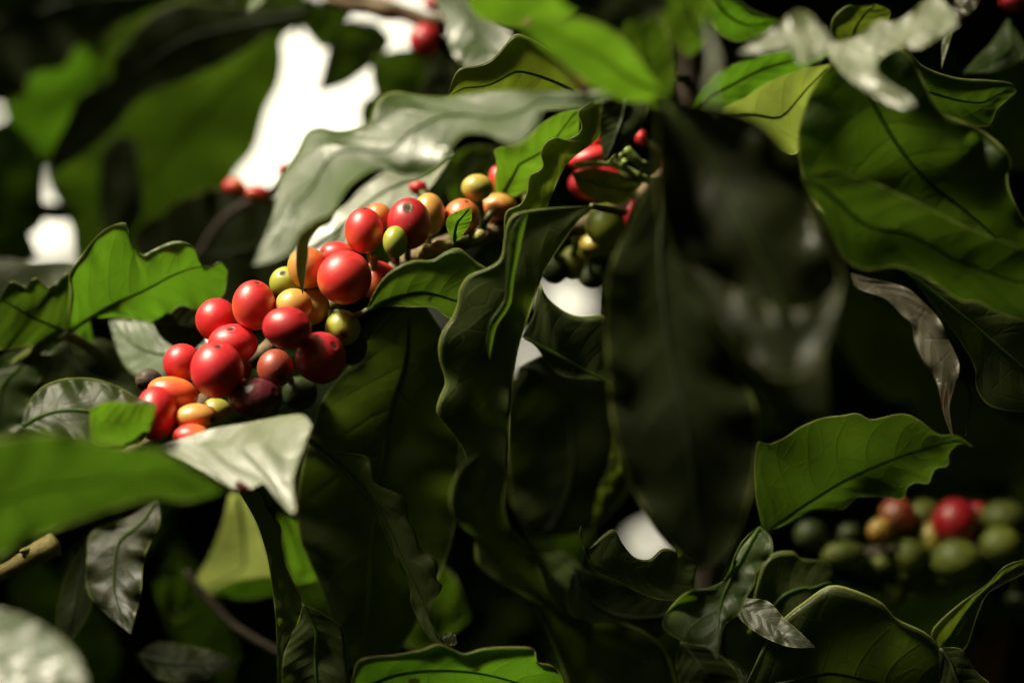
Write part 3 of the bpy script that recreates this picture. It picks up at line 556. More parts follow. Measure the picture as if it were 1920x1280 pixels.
# lower left
leaf('large blurred green leaf across the lower left corner', '-80,900 -60,818 0,822 60,812 120,812 180,826 240,836 300,845 360,880 420,920', '-80,900 -60,1080 0,1042 60,1010 150,975 220,950 290,932 350,940 420,920', d=-10, tilt=(.25, -.95), mat='mid', lit=True, ruf=.2)
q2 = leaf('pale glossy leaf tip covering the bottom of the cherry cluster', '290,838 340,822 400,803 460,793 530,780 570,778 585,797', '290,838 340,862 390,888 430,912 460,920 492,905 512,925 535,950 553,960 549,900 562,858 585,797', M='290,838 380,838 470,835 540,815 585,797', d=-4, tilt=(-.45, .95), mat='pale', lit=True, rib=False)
leaf('curled grey green leaf left of the lowest red cherry', '38,802 50,760 75,728 105,713 135,708 180,710 230,728 260,745 293,757', '38,802 100,815 160,825 200,832 262,828 283,790 293,757', d=-2.2, tilt=(-.25, .55), mat='mature', lit=True, ruf=.5, lip=(.2, 0))
leaf('olive leaf fold glowing beside the lowest red cherry', '168,768 200,753 250,756 293,757', '168,768 172,825 200,834 264,829 285,792 293,757', d=-3.4, tilt=(.3, -.7), mat='lush', lit=True, rib=False)  # lit underside of the curled leaf, laid on as a brighter sheet
leaf('dark hanging leaf with white glints at lower left', '295,935 240,970 200,985 170,1000 163,1050 165,1110 200,1150 245,1188', '295,935 299,960 298,985 280,1020 267,1060 264,1110 254,1150 245,1188', d=3, tilt=(-.3, .6), mat='deep', lit=None, ruf=.9, rf=4)
leaf('dim grey leaf behind the one with white glints', '170,998 130,1060 110,1130 106,1190 130,1205', '170,998 180,1080 165,1150 130,1205', d=4.5, tilt=(-.2, .3), mat='dark', lit=False)
leaf('pale yellow leaf lit between the hanging leaves at lower left', '430,925 415,985 395,1035 366,1090 372,1112', '460,925 485,985 510,1060 515,1100 440,1110 372,1112', d=9, tilt=(.3, -.9), mat='straw', lit=True)
leaf('green leaf edge beneath the pale yellow leaf', '400,1108 440,1088 520,1078', '400,1108 450,1122 520,1112 520,1078', d=8.3, tilt=(.3, -.7), mat='bright', lit=True, rib=False)
leaf('bright green leaf right of the pale yellow leaf', '520,960 535,1030 550,1095', '520,960 562,985 590,1045 602,1080 550,1095', d=7, tilt=(.3, -.8), mat='lush', lit=True)
leaf('twisted narrow leaf hanging from the pale tip to the bottom edge', '448,922 480,978 500,1040 510,1100 518,1180 520,1300', '490,925 500,955 526,985 526,1020 531,1050 555,1100 566,1127 562,1160 545,1190 531,1222 528,1300', d=.4, tilt=(.1, -.1), mat='olive', lit=None, ruf=.6, lip=(.1, .3), rib=False)
leaf('dark speckled leaf at the bottom right of the twisted leaf', '565,1128 547,1190 532,1230 528,1310', '565,1128 620,1158 643,1178 652,1240 662,1310', d=1.2, mat='dull', lip=(0, .2), lit=False)
leaf('sunny green leaf with browned rim along the bottom edge', '655,1300 668,1242 690,1230 740,1226 790,1216 820,1206 845,1214 870,1224 905,1214 960,1211 1000,1215 1008,1240 1030,1244 1050,1262 1065,1310', '655,1300 760,1390 950,1390 1065,1310', M='655,1300 760,1262 900,1262 1065,1310', d=-1, tilt=(.2, -.85), mat='browned', lit=True, lip=(.2, 0))
leaf('pale blurred leaf in the bottom left corner', '-80,1125 0,1140 60,1160 120,1200 155,1250 167,1300', '-80,1125 -90,1250 -20,1350 167,1300', d=-10, tilt=(-.3, .65), mat='gloss', lit=True)
leaf('dark leaf with one pinkish white glint near the bottom left', '255,1230 290,1205 340,1208 400,1220 445,1242', '255,1230 300,1272 380,1274 445,1242', d=5, tilt=(-.4, .7), mat='dark', lit=True, ruf=.4)
# among the fruit
leaf('small olive leaf lying on the dark red cherry near the flower buds', '1072,325 1110,317 1150,322 1203,347', '1072,325 1090,360 1130,379 1170,379 1203,347', d=3, tilt=(.1, -.4), mat='olive')
leaf('tiny bright green leaf in front of the two toned cherry', '852,456 838,428 842,405 882,387', '852,456 870,437 884,412 882,387', d=-.2, tilt=(.25, -.6), mat='lush', lit=True, pet='868,448,1.0 880,452,2.5', name='young_leaf')
leaf('dim blurred leaf between the left white gaps and the toothed leaf', '-60,500 0,485 60,490 120,488 170,500', '-60,500 0,570 80,560 140,540 170,500', d=9, tilt=(-.2, .4), mat='dull', rib=False)
leaf('dark green leaf in the gap below the large pale glossy leaf', '840,300 880,275 930,280 950,330', '840,300 840,360 880,390 950,330', d=8, tilt=(.1, -.3), mat='mature', lit=False, rib=False)
leaf('small green leaf glimmering in the dark right of the scalloped leaf', '776,940 790,934 808,946', '776,940 788,960 808,946', d=12, tilt=(.3, -.8), mat='lush', lit=True, rib=False)
leaf('dim green leaf low in the dark between the hanging leaves', '740,1090 800,1050 850,1080 880,1160', '740,1090 740,1180 800,1220 880,1160', d=9, tilt=(.2, -.5), mat='mature', rib=False)
leaf('dim green leaf right of the dark leaf with white glints', '285,1090 320,1060 350,1080 370,1140', '285,1090 300,1140 335,1165 370,1140', d=9, tilt=(.2, -.5), mat='mature', rib=False)
leaf('dim green leaf at the left edge below the left white gap', '-40,395 10,400 40,415 58,445 70,475', '-40,395 -40,500 20,500 70,475', d=14, tilt=(.1, -.2), mat='mature', rib=False)
leaf('dark leaf below the one with the S shaped rim', '1075,1062 1120,1078 1200,1105 1290,1118', '1075,1062 1065,1140 1130,1205 1240,1195 1290,1118', d=4, mat='dark', lit=False)
leaf('thin dry strand beside the grey withered leaf', '1794,690 1806,715 1817,740 1814,780 1809,818', '1800,690 1811,715 1822,740 1818,780 1812,818', d=1.3, mat='withered', rib=False, name='withered_leaf')
leaf('dull folded leaf with beige sheen, lowest in front of the glossy near black one', '1290,492 1380,545 1450,575 1510,582 1550,560 1578,520', '1290,492 1322,545 1344,585 1366,620 1400,664 1444,702 1475,708 1520,690 1560,610 1578,520', d=-11.5, tilt=(-.15, .36), mat='deep', rib=False, ruf=.5, lip=(0, -.3))
leaf('narrow dark leaf tip drooping below the dull folded leaf', '1440,640 1470,690 1500,740 1548,782', '1530,620 1545,680 1556,740 1548,782', d=-9.6, tilt=(0, -.1), mat='mature', rib=False)
leaf('dim leaf deep in the dark gap behind the grey withered leaf', '1560,540 1640,560 1740,640 1800,760', '1560,540 1580,640 1660,740 1800,760', d=17, tilt=(.15, -.4), mat='dull', lit=None, rib=False)
leaf('dim leaf behind the toothed leaf tip at the right', '1700,740 1800,720 1890,780 1960,860', '1700,740 1740,840 1850,900 1960,860', d=19, tilt=(.15, -.3), mat='dull', rib=False)
leaf('dim leaf in the top right dark beside the dull pointed leaf', '1850,120 1900,100 1980,160 1990,320', '1850,120 1840,220 1890,310 1990,320', d=16, tilt=(.15, -.4), mat='mature', rib=False)
leaf('dim hanging leaf behind the twig at the lower left', '330,1010 400,1120 440,1200 430,1290', '330,1010 300,1110 350,1230 430,1290', d=18, tilt=(.15, -.4), mat='mature', rib=False)
leaf('dim leaf behind the pale leaf in the bottom left corner', '60,1040 20,1110 60,1200 200,1290', '60,1040 170,1130 220,1220 200,1290', d=17, tilt=(.15, -.3), mat='mature', rib=False)
leaf('dim leaf showing between the long wavy leaf and the near black one', '1010,820 980,900 1000,1010 1060,1090', '1010,820 1090,880 1110,1000 1060,1090', d=16, tilt=(.15, -.4), mat='mature', rib=False)
leaf('dim leaf under the far green cherries', '1560,1090 1640,1120 1740,1120 1850,1090', '1560,1090 1620,1190 1760,1200 1850,1090', d=16, tilt=(.15, -.35), mat='mature', rib=False)
leaf('narrow dark leaf crossing the left white gap', '48,398 85,380 125,386 160,404', '48,398 85,412 122,414 160,404', d=15.5, tilt=(0, -.2), mat='dark', rib=False)
# brown blemish on the pale leaf tip
V_ = []; F_ = []
for k in range(18):
    a = 2 * math.pi * k / 18
    rr = 1 + .25 * math.sin(3 * a + 1) + .15 * math.sin(5 * a)
    V_.append(tuple(P(455 + 17 * rr * math.cos(a), 912 + 9 * rr * math.sin(a) + 5 * math.cos(a), -5.35)))
V_.append(tuple(P(455, 912, -5.42)))
F_ = [(k, (k + 1) % 18, 18) for k in range(18)]
mesh_obj('brown_spot', V_, F_, plain('leaf_blemish', (.14, .03, .012), .6, 500), parent=q2, origin=q2.location)

# ---------------------------------------------------------------- fruit
G = 'cherries along the main branch'
cherry('tall red cherry topmost at the left end of the cluster', 476, 573, 41, 48, -0.2, 'redor', (8, -44), lit=True, ring='skin', br='main')
cherry('red cherry at the upper left end of the cluster, left of the tall one', 406, 600, 40, 43, .5, 'red', None, lit=True, br='main')
cherry('dark crimson cherry with its scar at upper right', 537, 615, 46, 40, -1.5, 'crimson', (34, -20), lit=True, ring='skin', br='main')
cherry('dull red cherry with a small slit, partly behind the large front one', 436, 645, 48, 38, -.1, 'red', (0, -29), lit=True, ring='skin', br='main')
cherry('large bright red cherry standing foremost in the cluster', 407, 694, 50, 54, -1.4, 'red', (5, -46), lit=True, ring='skin', br='main')
cherry('bright red cherry directly left of the foremost one', 341, 681, 36, 37, .2, 'red', None, lit=True, br='main')
cherry('red orange oval cherry lying below the dried brown one', 325, 737, 48, 32, -0.9, 'redor', None, tilt=-12, lit=True, br='main')
cherry('deep red cherry cut off by the olive leaf fold', 292, 776, 39, 51, -1.2, 'red', None, tilt=0, lit=True, br='main')
cherry('orange yellow oval cherry low in the cluster', 368, 782, 41, 27, -1.6, 'amber', (34, 4), lit=True, br='main', ring='small')
cherry('small olive cherry behind the orange yellow oval one', 406, 770, 29, 25, -0.3, 'yellow', None, lit=None, br='main')
cherry('pale orange red cherry half hidden by the pale leaf tip', 360, 818, 36, 24, -1.9, 'redor', None, lit=True, br='main')
cherry('wrinkled maroon cherry at the bottom of the cluster', 478, 747, 51, 39, -1.2, 'maroon', (40, -14), lit=True, ring='skin', br='main')
cherry('small rusty red cherry with its round scar facing out', 516, 690, 35, 37, -0.6, 'rust', (14, 17), lit=True, br='main', ring='pit')
cherry('big dark red cherry at the right side of the lower cluster', 601, 671, 48, 49, -0.9, 'crimson', (28, -24), lit=True, ring='skin', br='main')
cherry('sliver of red cherry peeping out behind the foremost one', 449, 692, 24, 26, .9, 'red', None, lit=None, br='main')
cherry('olive green cherry with a brown rimmed scar facing out', 643, 615, 34, 34, 0.3, 'lime', (3, 14), lit=True, br='main')
cherry('dark green cherry in shade behind the big dark red one', 658, 648, 31, 38, 1.3, 'shade_green', None, lit=False, br='main')
cherry('dark green cherry lowest in the shade right of the maroon one', 562, 736, 34, 32, 2.6, 'shade_green', None, lit=False, br='main')
cherry('yellow green cherry with ringed scar beside the hanging leaf blade', 535, 529, 32, 30, 0.7, 'lime', (-3, -17), lit=True, ring='small', br='main')
cherry('orange cherry above the dark crimson one', 550, 573, 37, 33, -0.1, 'amber', None, lit=True, br='main')
cherry('yellow and green cherry right of the orange one', 587, 575, 31, 34, 0.5, 'yellow', None, lit=True, br='main')
cherry('orange cherry behind the dark hanging leaf blade', 576, 501, 39, 40, .5, 'orange', None, lit=True, br='main')
cherry('orange red cherry behind the large one in mid cluster', 632, 478, 34, 26, .9, 'redor', (-26, -6), lit=True, br='main', ring='small')
cherry('large red cherry with an orange lower side in mid cluster', 646, 521, 51, 50, -.2, 'redor', (20, -42), lit=True, ring='skin', br='main')
cherry('red cherry tucked behind the mottled green leaf', 709, 528, 36, 39, 1.3, 'redor', None, lit=True, br='main')
cherry('red cherry with yellowish base at the left of the upper trio', 682, 433, 37, 44, .3, 'redor', (4, -42), lit=True, ring='skin', br='main')
cherry('orange cherry hidden behind the upper trio of red ones', 709, 407, 26, 26, 1.2, 'orange', None, lit=True, br='main')
cherry('bright red cherry with a tan scar facing out, highest of the reds', 768, 419, 40, 49, .5, 'crimson', (-2, -29), lit=True, br='main')
cherry('small green cherry between the two upper red ones', 741, 453, 24, 31, .2, 'lime', None, lit=True, br='main')
cherry('amber cherry behind the red one with the tan scar', 805, 403, 30, 41, 1.6, 'amber', None, lit=True, br='main')
cherry('two toned red and yellow cherry behind the tiny bright leaf', 866, 408, 34, 36, 2.0, 'orange', (10, -30), lit=True, ring='skin', br='main')
cherry('round yellow cherry set highest beside the bright green leaf', 895, 352, 30, 26, 2.4, 'yellow', None, lit=True, br='main')
cherry('orange cherry crossed by the thin green leaf stalk', 934, 387, 34, 27, 3.5, 'orange', None, lit=True, br='main')
cherry('shaded brownish cherry under the one crossed by a stalk', 930, 417, 30, 24, 3.8, 'rust', None, lit=None, br='main')
cherry('sliver of orange red cherry left of the bright green leaf', 932, 336, 16, 26, 4.3, 'redor', None, lit=True, br='main')
cherry('orange red cherry between the bright leaf and the wavy olive rim', 982, 342, 24, 29, 4.5, 'redor', None, lit=True, br='main')
cherry('blurred dark red cherry just above the upper trio', 784, 352, 18, 15, 4.5, 'crimson', None, lit=True, br='main')
cherry('dried dark brown cherry at the left end of the cluster', 279, 712, 27, 23, .9, 'dried', None, lit=None, br='main')
cherry('shiny red elongated cherry above the small olive leaf', 1108, 296, 44, 22, 4.0, 'red', (-40, 8), tilt=14, lit=True, ring='skin', br='main')
cherry('red cherry tip above the shiny elongated one', 1119, 262, 14, 22, 4.8, 'red', None, lit=True, br='main')
cherry('dark red cherry beneath the small olive leaf', 1122, 343, 54, 33, 5.0, 'crimson', None, lit=None, br='main')
cherry('large olive cherry under the dark red one at right', 1134, 422, 38, 41, 3.7, 'lime', None, lit=None, br='main')
cherry('yellow cherry below the large olive one', 1121, 460, 34, 24, 5.0, 'yellow', None, lit=None, br='main')
cherry('narrow dark red cherry at the edge of the near black leaf', 1181, 400, 12, 29, 4.2, 'crimson', None, tilt=-14, lit=None, br='main')
cherry('small red cherry high beside the green leaf, above the flower buds', 1202, 258, 12, 14, 4.5, 'red', None, lit=True, br='main')
cherry('blurred small red cherry right of the flower buds', 1256, 307, 11, 16, 6.5, 'red', None, lit=None, br='stem')
cherry('blurred green cherry above the white gap right of centre', 1073, 496, 25, 33, 5.4, 'lime', None, lit=None, br='main')
cherry('shaded green cherry left of the blurred green one', 1040, 504, 27, 32, 5.0, 'shade_green', None, lit=None, br='main')
cherry('blurred dark green cherry at the top of the white gap', 1105, 520, 24, 24, 6.5, 'shade_green', None, lit=False, br='main')
G2 = 'blurred cherries of the upper branches'
cherry('dark red blurred cherry hanging under the top branch', 797, 76, 31, 32, 10.5, 'crimson', None, lit=False, br='top', group=G2)
cherry('dark red cherry above the top branch at the frame edge', 816, 8, 23, 16, 11.5, 'crimson', None, lit=False, br='top', group=G2)
cherry('red blurred cherry at the bottom left tip of the white gap', 440, 350, 22, 17, 9.5, 'redor', None, lit=True, br='gap', group=G2)
cherry('orange red blurred cherry at the bottom of the white gap', 480, 362, 26, 16, 9.6, 'redor', None, lit=True, br='gap', group=G2)
cherry('small dark red cherry at the right rim of the white gap', 533, 319, 13, 13, 9.0, 'crimson', None, lit=True, br='gap', group=G2)
cherry('dark red cherry in the top right corner', 1900, 2, 26, 22, 7, 'crimson', None, lit=False, br=None, group=G2)
G3 = 'shaded cherries of the far cluster'
for (lb, x, y, rx, ry, d, m) in (  # darker skins chosen: the far cluster's shade is put into their colour
  ('crimson cherry at the upper left of the far cluster', 1683, 967, 29, 28, 9.0, 'rust'),
  ('small orange cherry at the left of the far cluster', 1649, 995, 19, 20, 8.4, 'amber'),
  ('green cherry between the two red ones of the far cluster', 1733, 970, 28, 29, 9.2, 'green'),
  ('largest red cherry of the far cluster', 1790, 978, 36, 38, 8.6, 'crimson'),
  ('bright red cherry half hidden right of the largest red one', 1838, 962, 22, 19, 9.6, 'crimson'),
  ('green cherry at the upper right of the far cluster', 1880, 972, 38, 30, 8.8, 'green'),
  ('green cherry with a curved shadow at the right of the far cluster', 1874, 1024, 35, 32, 8.4, 'green'),
  ('yellowish cherry below the green one between two reds', 1747, 1011, 24, 29, 8.9, 'yellow'),
  ('green cherry left of the yellowish one in the far cluster', 1705, 1042, 26, 28, 8.6, 'green'),
  ('large green cherry lowest in the middle of the far cluster', 1795, 1050, 42, 36, 8.2, 'green'),
  ('small green cherry at the lower left of the far cluster', 1657, 1058, 22, 17, 8.6, 'green'),
  ('flat green cherry above the dark lobed leaf', 1581, 1040, 34, 22, 8.4, 'green'),
  ('dim green cherry right of the toothed leaf stalk', 1520, 1003, 25, 24, 9.0, 'shade_green'),
  ('small dim green cherry above the flat green one', 1593, 1002, 18, 17, 9.4, 'shade_green'),
  ('green cherry hanging lowest of the far cluster', 1679, 1112, 20, 25, 9.0, 'green'),
  ('dim green cherry under the large green one, middle of the far cluster', 1762, 1088, 27, 26, 9.2, 'green'),
  ('dim green cherry under the small green one at the far cluster', 1720, 1084, 24, 24, 9.6, 'green'),
  ('dim green cherry below the one with a curved shadow', 1848, 1072, 26, 24, 9.4, 'green'),
  ('dim green cherry between the flat green one and the small green one', 1622, 1048, 24, 22, 9.6, 'shade_green'),
  ('yellow green cherry cut by the right edge', 1922, 1002, 16, 28, 9.0, 'lime'),
  ('dim green cherry under the light green curled leaf', 1912, 1128, 22, 20, 10.5, 'shade_green')):
    rs_ = random.Random(x)
    cherry(lb, x, y, rx * 1.2, ry * 1.2, d, m, (rs_.uniform(-.6, .6) * rx, rs_.uniform(.2, .8) * ry) if m == 'green' and rs_.random() < .5 else None, lit=False, br='far', group=G3, tilt=rs_.uniform(-10, 10))
cherry('dim green cherry in the dark left of the long wavy leaf', 842, 842, 25, 22, 7, 'green', None, lit=None, br=None, group=G2)
build_cherries()

# ---------------------------------------------------------------- flower bud twig
fw = pix_path('1078,309,2.9 1120,306,2.9 1160,311,2.9 1205,333,2.9 1246,352,2.9', 30)
V_, F_ = tube(fw, [.0008, .0009, .0010, .0013], 9, .1)
ft = mesh_obj('flower_twig', V_, F_, M_BUD, origin=fw[0]); tag(ft, 'green twig with little flower buds above the small olive leaf', 'twig')
for (pth, rr) in (('1142,310,2.9 1146,298,2.8 1152,290,2.7', [.0006, .0006, .0005]), ('1172,316,2.9 1167,300,2.7 1164,288,2.6', [.0006, .0008, .0007]), ('1215,318,2.8 1195,303,2.6 1174,279,2.5', [.0008, .0014, .0013]),
                  ('1216,312,2.9 1206,306,2.7 1195,308,2.6', [.0006, .0010, .0008]), ('1200,332,2.9 1199,328,2.8 1202,322,2.7 ', [.0006, .0007, .0008]), ('1246,352,2.9 1238,348,2.8 1236,342,2.7', [.0010, .0013, .0008]),
                  ('1196,330,2.9 1170,312,2.7 1172,302,2.5', [.0005, .0006, .0010])):
    V_, F_ = tube(pix_path(pth, 10), rr, 9); mesh_obj('flower_bud', V_, F_, M_BUD, parent=ft, origin=fw[0])
# withered stalk ends left on the branch where fruit has dropped
for i, (pth, rr, lb) in enumerate((('800,478,2.0 812,468,1.5 828,462,1.2 842,461,1.0', [.0012, .0016, .0020, .0016], 'tan fruit stalk lying left of the tiny bright leaf'), ('788,480,2.2 795,474,1.7 804,468,1.4', [.0011, .0017, .0018], 'short tan stalk stump on the branch under the amber cherry'),
                                   ('880,452,2.4 892,444,1.9 902,440,1.6', [.0012, .0018, .0016], 'tan stalk stump right of the tiny bright leaf'), ('690,540,1.8 696,520,1.2 700,500,.9 702,482,.8', [.0009, .0010, .0012], 'thin pale stalk rising between the red cherries of the upper trio'))):
    pw = pix_path(pth, 12); V_, F_ = tube(pw, rr, 10, .1)
    o = mesh_obj('fruit_stalk', V_, F_, M_TAN, origin=pw[0]); tag(o, lb, 'stalk', 'bare fruit stalks on the main branch')

# ---------------------------------------------------------------- surroundings: bush foliage beyond, above and behind; soil
HOLES = [poly(h) for h in (
    '515,40 575,30 600,80 640,50 700,30 760,30 785,60 770,95 730,115 725,190 700,250 640,262 585,250 560,330 520,375 470,380 425,355 470,280 505,190 522,120',
    '528,-4 560,-4 560,28 528,28', '735,-30 780,-30 825,22 800,38 745,25', '640,32 692,32 692,58 640,58',
    '174,86 190,86 188,105 177,105', '-20,198 26,198 26,236 -20,236', '76,335 104,350 136,415 140,478 92,482 74,465 25,465 22,420 74,410',
    '1024,544 1090,544 1095,593 1054,593', '966,650 1002,650 1002,672 968,680', '1196,994 1240,990 1240,1040 1196,1042',
    '878,257 924,257 924,271 878,271', '688,598 706,598 706,624 688,624', '1560,0 1580,0 1580,12 1560,12')]
def in_poly(x, y, p):
    c = np.zeros(x.shape, bool)
    for i in range(len(p)):
        x1, y1 = p[i]; x2, y2 = p[i - 1]
        k = ((y1 > y) != (y2 > y)) & (x < (x2 - x1) * (y - y1) / (y2 - y1 + 1e-9) + x1)
        c ^= k
    return c
FCEN = np.array(P(960, 640, 0)); S = np.array(SUN)
LITA = np.array(LIT)
def sun_clear(c, rad):                          # True where a leaf at c would not shade a sunlit target
    ok = np.ones(len(c), bool)
    for T in LITA:
        w = c - T; t = w @ S
        dd_ = np.linalg.norm(w - t[:, None] * S, axis=1)
        ok &= ~((t > .0) & (dd_ < rad))
    return ok

def card_leaves(C, size, seed, droop=.5):
    """leaf-shaped, folded and bent blades: returns verts and quads for all centres C"""
    r = np.random.default_rng(seed); n = len(C)
    us = np.array([0, .12, .3, .5, .7, .88, 1.0]); ws = np.array([.04, .55, .95, 1.0, .78, .38, .02])
    ax = r.normal(size=(n, 3)); ax[:, 2] = ax[:, 2] * .5 - droop; ax /= np.linalg.norm(ax, axis=1)[:, None]
    up = r.normal(size=(n, 3)) * .75 + np.array([0, 0, .8]); side = np.cross(ax, up); side /= np.linalg.norm(side, axis=1)[:, None] + 1e-9
    nor = np.cross(side, ax)
    L = size * r.uniform(.75, 1.25, n); W = L * r.uniform(.18, .24, n); bend = r.uniform(-.25, .45, n); fold = r.uniform(.1, .5, n)
    V = np.zeros((n, 7, 3, 3))
    for i, (u, w) in enumerate(zip(us, ws)):
        base = C + ax * ((u - .5) * L)[:, None] - nor * (bend * L * (u - .4) ** 2)[:, None]
        wob = 1 + .16 * np.sin(9 * u + 6 * r.random(n))
        for j, s in enumerate((-1, 0, 1)):
            V[:, i, j] = base + side * (s * w * W * wob)[:, None] + nor * (abs(s) * fold * w * W)[:, None]
    q = []
    for i in range(6):
        for j in range(2):
            a = i*3+j; q.append((a, a+1, a+4, a+3))
    q = np.array(q)
    Fq = (q[None] + (np.arange(n) * 21)[:, None, None]).reshape(-1, 4)
    return V.reshape(-1, 3), Fq, V.reshape(n, 21, 3)

def fast_mesh(name, V, F, mats):
    me = bpy.data.meshes.new(name)
    me.vertices.add(len(V)); me.vertices.foreach_set('co', V.astype(np.float32).ravel())
    me.loops.add(F.size); me.loops.foreach_set('vertex_index', F.astype(np.int32).ravel())
    me.polygons.add(len(F)); me.polygons.foreach_set('loop_start', np.arange(0, F.size, 4, dtype=np.int32))
    me.polygons.foreach_set('use_smooth', np.ones(len(F), bool))
    for m in mats: me.materials.append(m)
    me.update(calc_edges=True); me.validate()
    o = bpy.data.objects.new(name, me); COL.objects.link(o); return o

def cheap_leaf(name, base, trans):
    t = NT(name); loc = t.n('ShaderNodeTexCoord').outputs['Object']
    n1 = t.n('ShaderNodeTexNoise', i_Vector=loc, i_Scale=22.0, i_Detail=4.0).outputs[0]
    c = t.mix(t.ramp(n1, .3, .7), tuple(x * .6 for x in base), tuple(x * 1.3 for x in base))
    pb = t.n('ShaderNodeBsdfPrincipled', i_Base_Color=c, i_Roughness=.4, i_Specular_IOR_Level=.4)
    tr = t.n('ShaderNodeBsdfTranslucent', i_Color=(*trans, 1)); mx = t.n('ShaderNodeMixShader', i_0=.35)
    t.t.links.new(pb.outputs[0], mx.inputs[1]); t.t.links.new(tr.outputs[0], mx.inputs[2]); t.t.links.new(mx.outputs[0], t.out.inputs[0]); return t.m
M_FOL = cheap_leaf('bush_foliage', (.050, .080, .014), (.10, .20, .012))

# beyond: a thick bank of coffee foliage behind the branch, with ragged openings to the sky
N = 17000
D = rng.uniform(42, 170, N); half = 1.0
dep = FOC + D * .01
x = rng.uniform(-1.05, 1.05, N); z = rng.uniform(-.75, .46, N)
C = np.array(CAM) + x[:, None] * np.array(RIGHT) + z[:, None] * np.array(UP) + dep[:, None] * np.array(FWD)
M_ = 16000                                        # nearer, smaller leaves of the same bank, seen through the gaps of the branch
d2 = rng.uniform(44, 95, M_)
C2_ = P_np(rng.uniform(-150, 2070, M_), rng.uniform(-150, 1430, M_), d2)
C = np.vstack([C, C2_]); N += M_
V, F, VL = card_leaves(C, np.concatenate([np.full(N - M_, .135), np.full(M_, .052)]), 3)
vx, vy, vd = project(VL.reshape(-1, 3))
blur = 1.0 + 0 * vd
keep = (vd.reshape(N, 21).min(1) > 30) & (C[:, 2] > .1)
near = keep & (np.abs(vx.reshape(N, 21) - 960).min(1) < 1050) & (np.abs(vy.reshape(N, 21) - 640).min(1) < 720)
cand = np.where(near)[0]
Q4 = V[F.reshape(N, 12, 4)[cand]]                   # points all over each blade: a leaf must not bridge an opening
dh = np.full(len(cand), 1e9)
for a_ in (.0, .33, .67, 1.0):
    for b_ in (.0, .33, .67, 1.0):
        q = (Q4[:, :, 0] * (1 - a_) + Q4[:, :, 1] * a_) * (1 - b_) + (Q4[:, :, 3] * (1 - a_) + Q4[:, :, 2] * a_) * b_
        qx, qy, qd = project(q.reshape(-1, 3)); hit = np.zeros(qx.shape, bool)
        for p in HOLES: hit |= in_poly(qx, qy, p)
        dh = np.where(hit.reshape(len(cand), 12).any(1), -1, dh)
keep[cand[dh < 0]] = False
idx = np.where(keep)[0]
Fk = F.reshape(N, 12, 4)[idx].reshape(-1, 4)
bank = fast_mesh('foliage_beyond', V, Fk, [M_FOL]); tag(bank, 'mass of deep green foliage in shade beyond the branch', 'foliage', kind='stuff')

# above, beside and behind the camera: unseen rest of the bush, leaves added and cleared to shape the light
N = 21000
pts = rng.normal(size=(N, 3)); pts /= np.linalg.norm(pts, axis=1)[:, None]
rad = rng.uniform(.42, 1.5, N)
C = FCEN + pts * rad[:, None] * np.array([1.0, 1.0, .85])
vx, vy, vd = project(C)
dd_ = (vd * .01 + FOC)
infr = (dd_ > -.16) & (np.abs(vx - 960) * KPX * np.abs(dd_) < 960 * KPX * np.abs(dd_) + np.where(dd_ < .6, .30, .12)) & (np.abs(vy - 640) * KPX * np.abs(dd_) < 640 * KPX * np.abs(dd_) + .11)
keep = ~infr & (C[:, 2] > .35) & (np.linalg.norm(C - np.array(CAM), axis=1) > .2)
keep &= (dd_ < FOC + .22) | (rng.random(N) < .35)
keep &= ((C - FCEN) @ S / np.linalg.norm(C - FCEN, axis=1)) < math.cos(math.radians(14))      # the opening the light falls through
C = C[keep]; C = C[sun_clear(C, .088)]
# explicit shade: more leaves on the sun's path to what lies in shadow
extra = []
for T in SHADE:
    for k in range(26):
        t = rng.uniform(.14, .6); c = T + S * t + rng.normal(size=3) * .022
        px, py, pd = project(c[None]); D_ = pd[0] * .01 + FOC
        if D_ > 0 and abs(py[0] - 640) * KPX * D_ < 640 * KPX * D_ + .06 and abs(px[0] - 960) * KPX * D_ < 960 * KPX * D_ + .06: continue
        extra.append(c)
extra = np.array(extra); extra = extra[sun_clear(extra, .034)]
V1, F1, _ = card_leaves(C, .13, 5); V2, F2, _ = card_leaves(extra, .065, 6)
can = fast_mesh('shade_foliage', np.vstack([V1, V2]), np.vstack([F1, F2 + len(V1)]), [M_FOL]); tag(can, 'unseen rest of the coffee bush, leaves added to shade the branch', 'foliage', kind='stuff')

g = 400.0
gr = mesh_obj('ground', [(-g, -g, 0), (g, -g, 0), (g, g, 0), (-g, g, 0)], [(0, 1, 2, 3)], M_SOIL, smooth=False); tag(gr, 'brown soil under the coffee bushes', 'ground', kind='structure')

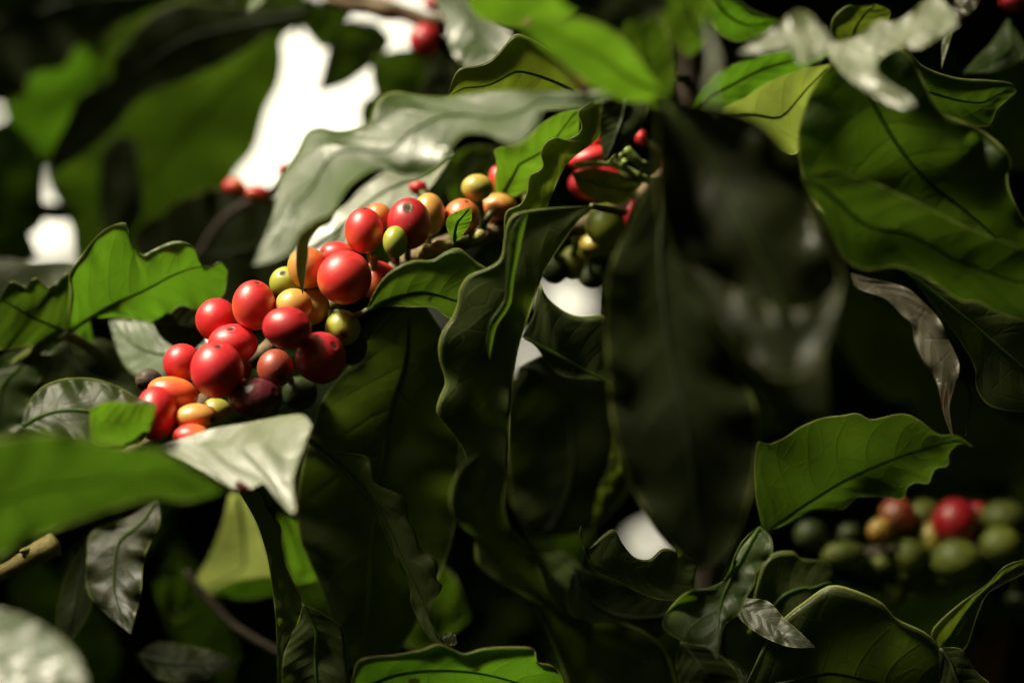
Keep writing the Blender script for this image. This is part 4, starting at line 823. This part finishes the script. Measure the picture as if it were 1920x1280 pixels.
# ---------------------------------------------------------------- light, sky, camera
w = bpy.data.worlds.new('World'); scene.world = w; w.use_nodes = True
nt = w.node_tree; nt.nodes.clear()
sky = nt.nodes.new('ShaderNodeTexSky'); sky.sky_type = 'NISHITA'; sky.sun_disc = False
el = math.asin(SUN.z); az = math.atan2(SUN.x, SUN.y)
sky.sun_elevation = el; sky.sun_rotation = az; sky.air_density = .85; sky.dust_density = 9.0; sky.ozone_density = .6; sky.altitude = 900
bg = nt.nodes.new('ShaderNodeBackground'); bg.inputs[1].default_value = .15
ow = nt.nodes.new('ShaderNodeOutputWorld'); hs = nt.nodes.new('ShaderNodeHueSaturation'); hs.inputs['Saturation'].default_value = .10      # thin white haze veils the blue
nt.links.new(sky.outputs[0], hs.inputs['Color']); wm = nt.nodes.new('ShaderNodeMix'); wm.data_type = 'RGBA'; wm.blend_type = 'MULTIPLY'; wm.inputs[0].default_value = 1.0; wm.inputs[7].default_value = (1.0, .92, .68, 1)
nt.links.new(hs.outputs[0], wm.inputs[6]); nt.links.new(wm.outputs[2], bg.inputs[0]); nt.links.new(bg.outputs[0], ow.inputs[0])
sl = bpy.data.lights.new('sun', 'SUN'); sl.energy = 1.5; sl.angle = math.radians(11); sl.color = (1.0, .90, .70)
so = bpy.data.objects.new('sun', sl); COL.objects.link(so); so.rotation_euler = (-SUN).to_track_quat('-Z', 'Y').to_euler()

cd = bpy.data.cameras.new('camera'); cd.lens = LENS; cd.sensor_width = SENS; cd.clip_start = .01; cd.clip_end = 2000
cd.dof.use_dof = True; cd.dof.focus_distance = FOC; cd.dof.aperture_fstop = 3.5; cd.dof.aperture_blades = 0
co = bpy.data.objects.new('camera', cd); COL.objects.link(co)
co.matrix_world = Matrix((( RIGHT.x, UP.x, -FWD.x, CAM.x), (RIGHT.y, UP.y, -FWD.y, CAM.y), (RIGHT.z, UP.z, -FWD.z, CAM.z), (0, 0, 0, 1)))
scene.camera = co
vs = scene.view_settings; scene.display_settings.display_device = 'sRGB'
vs.view_transform = 'Standard'; vs.look = 'None'; vs.exposure = 2.12; vs.gamma = 1.0
cy = scene.cycles
cy.max_bounces = 8; cy.diffuse_bounces = 4; cy.glossy_bounces = 4; cy.transmission_bounces = 6; cy.transparent_max_bounces = 8
cy.use_denoising = True
try: cy.denoiser = 'OPENIMAGEDENOISE'
except Exception: pass
cy.sample_clamp_indirect = 6.0; cy.caustics_reflective = False; cy.caustics_refractive = False
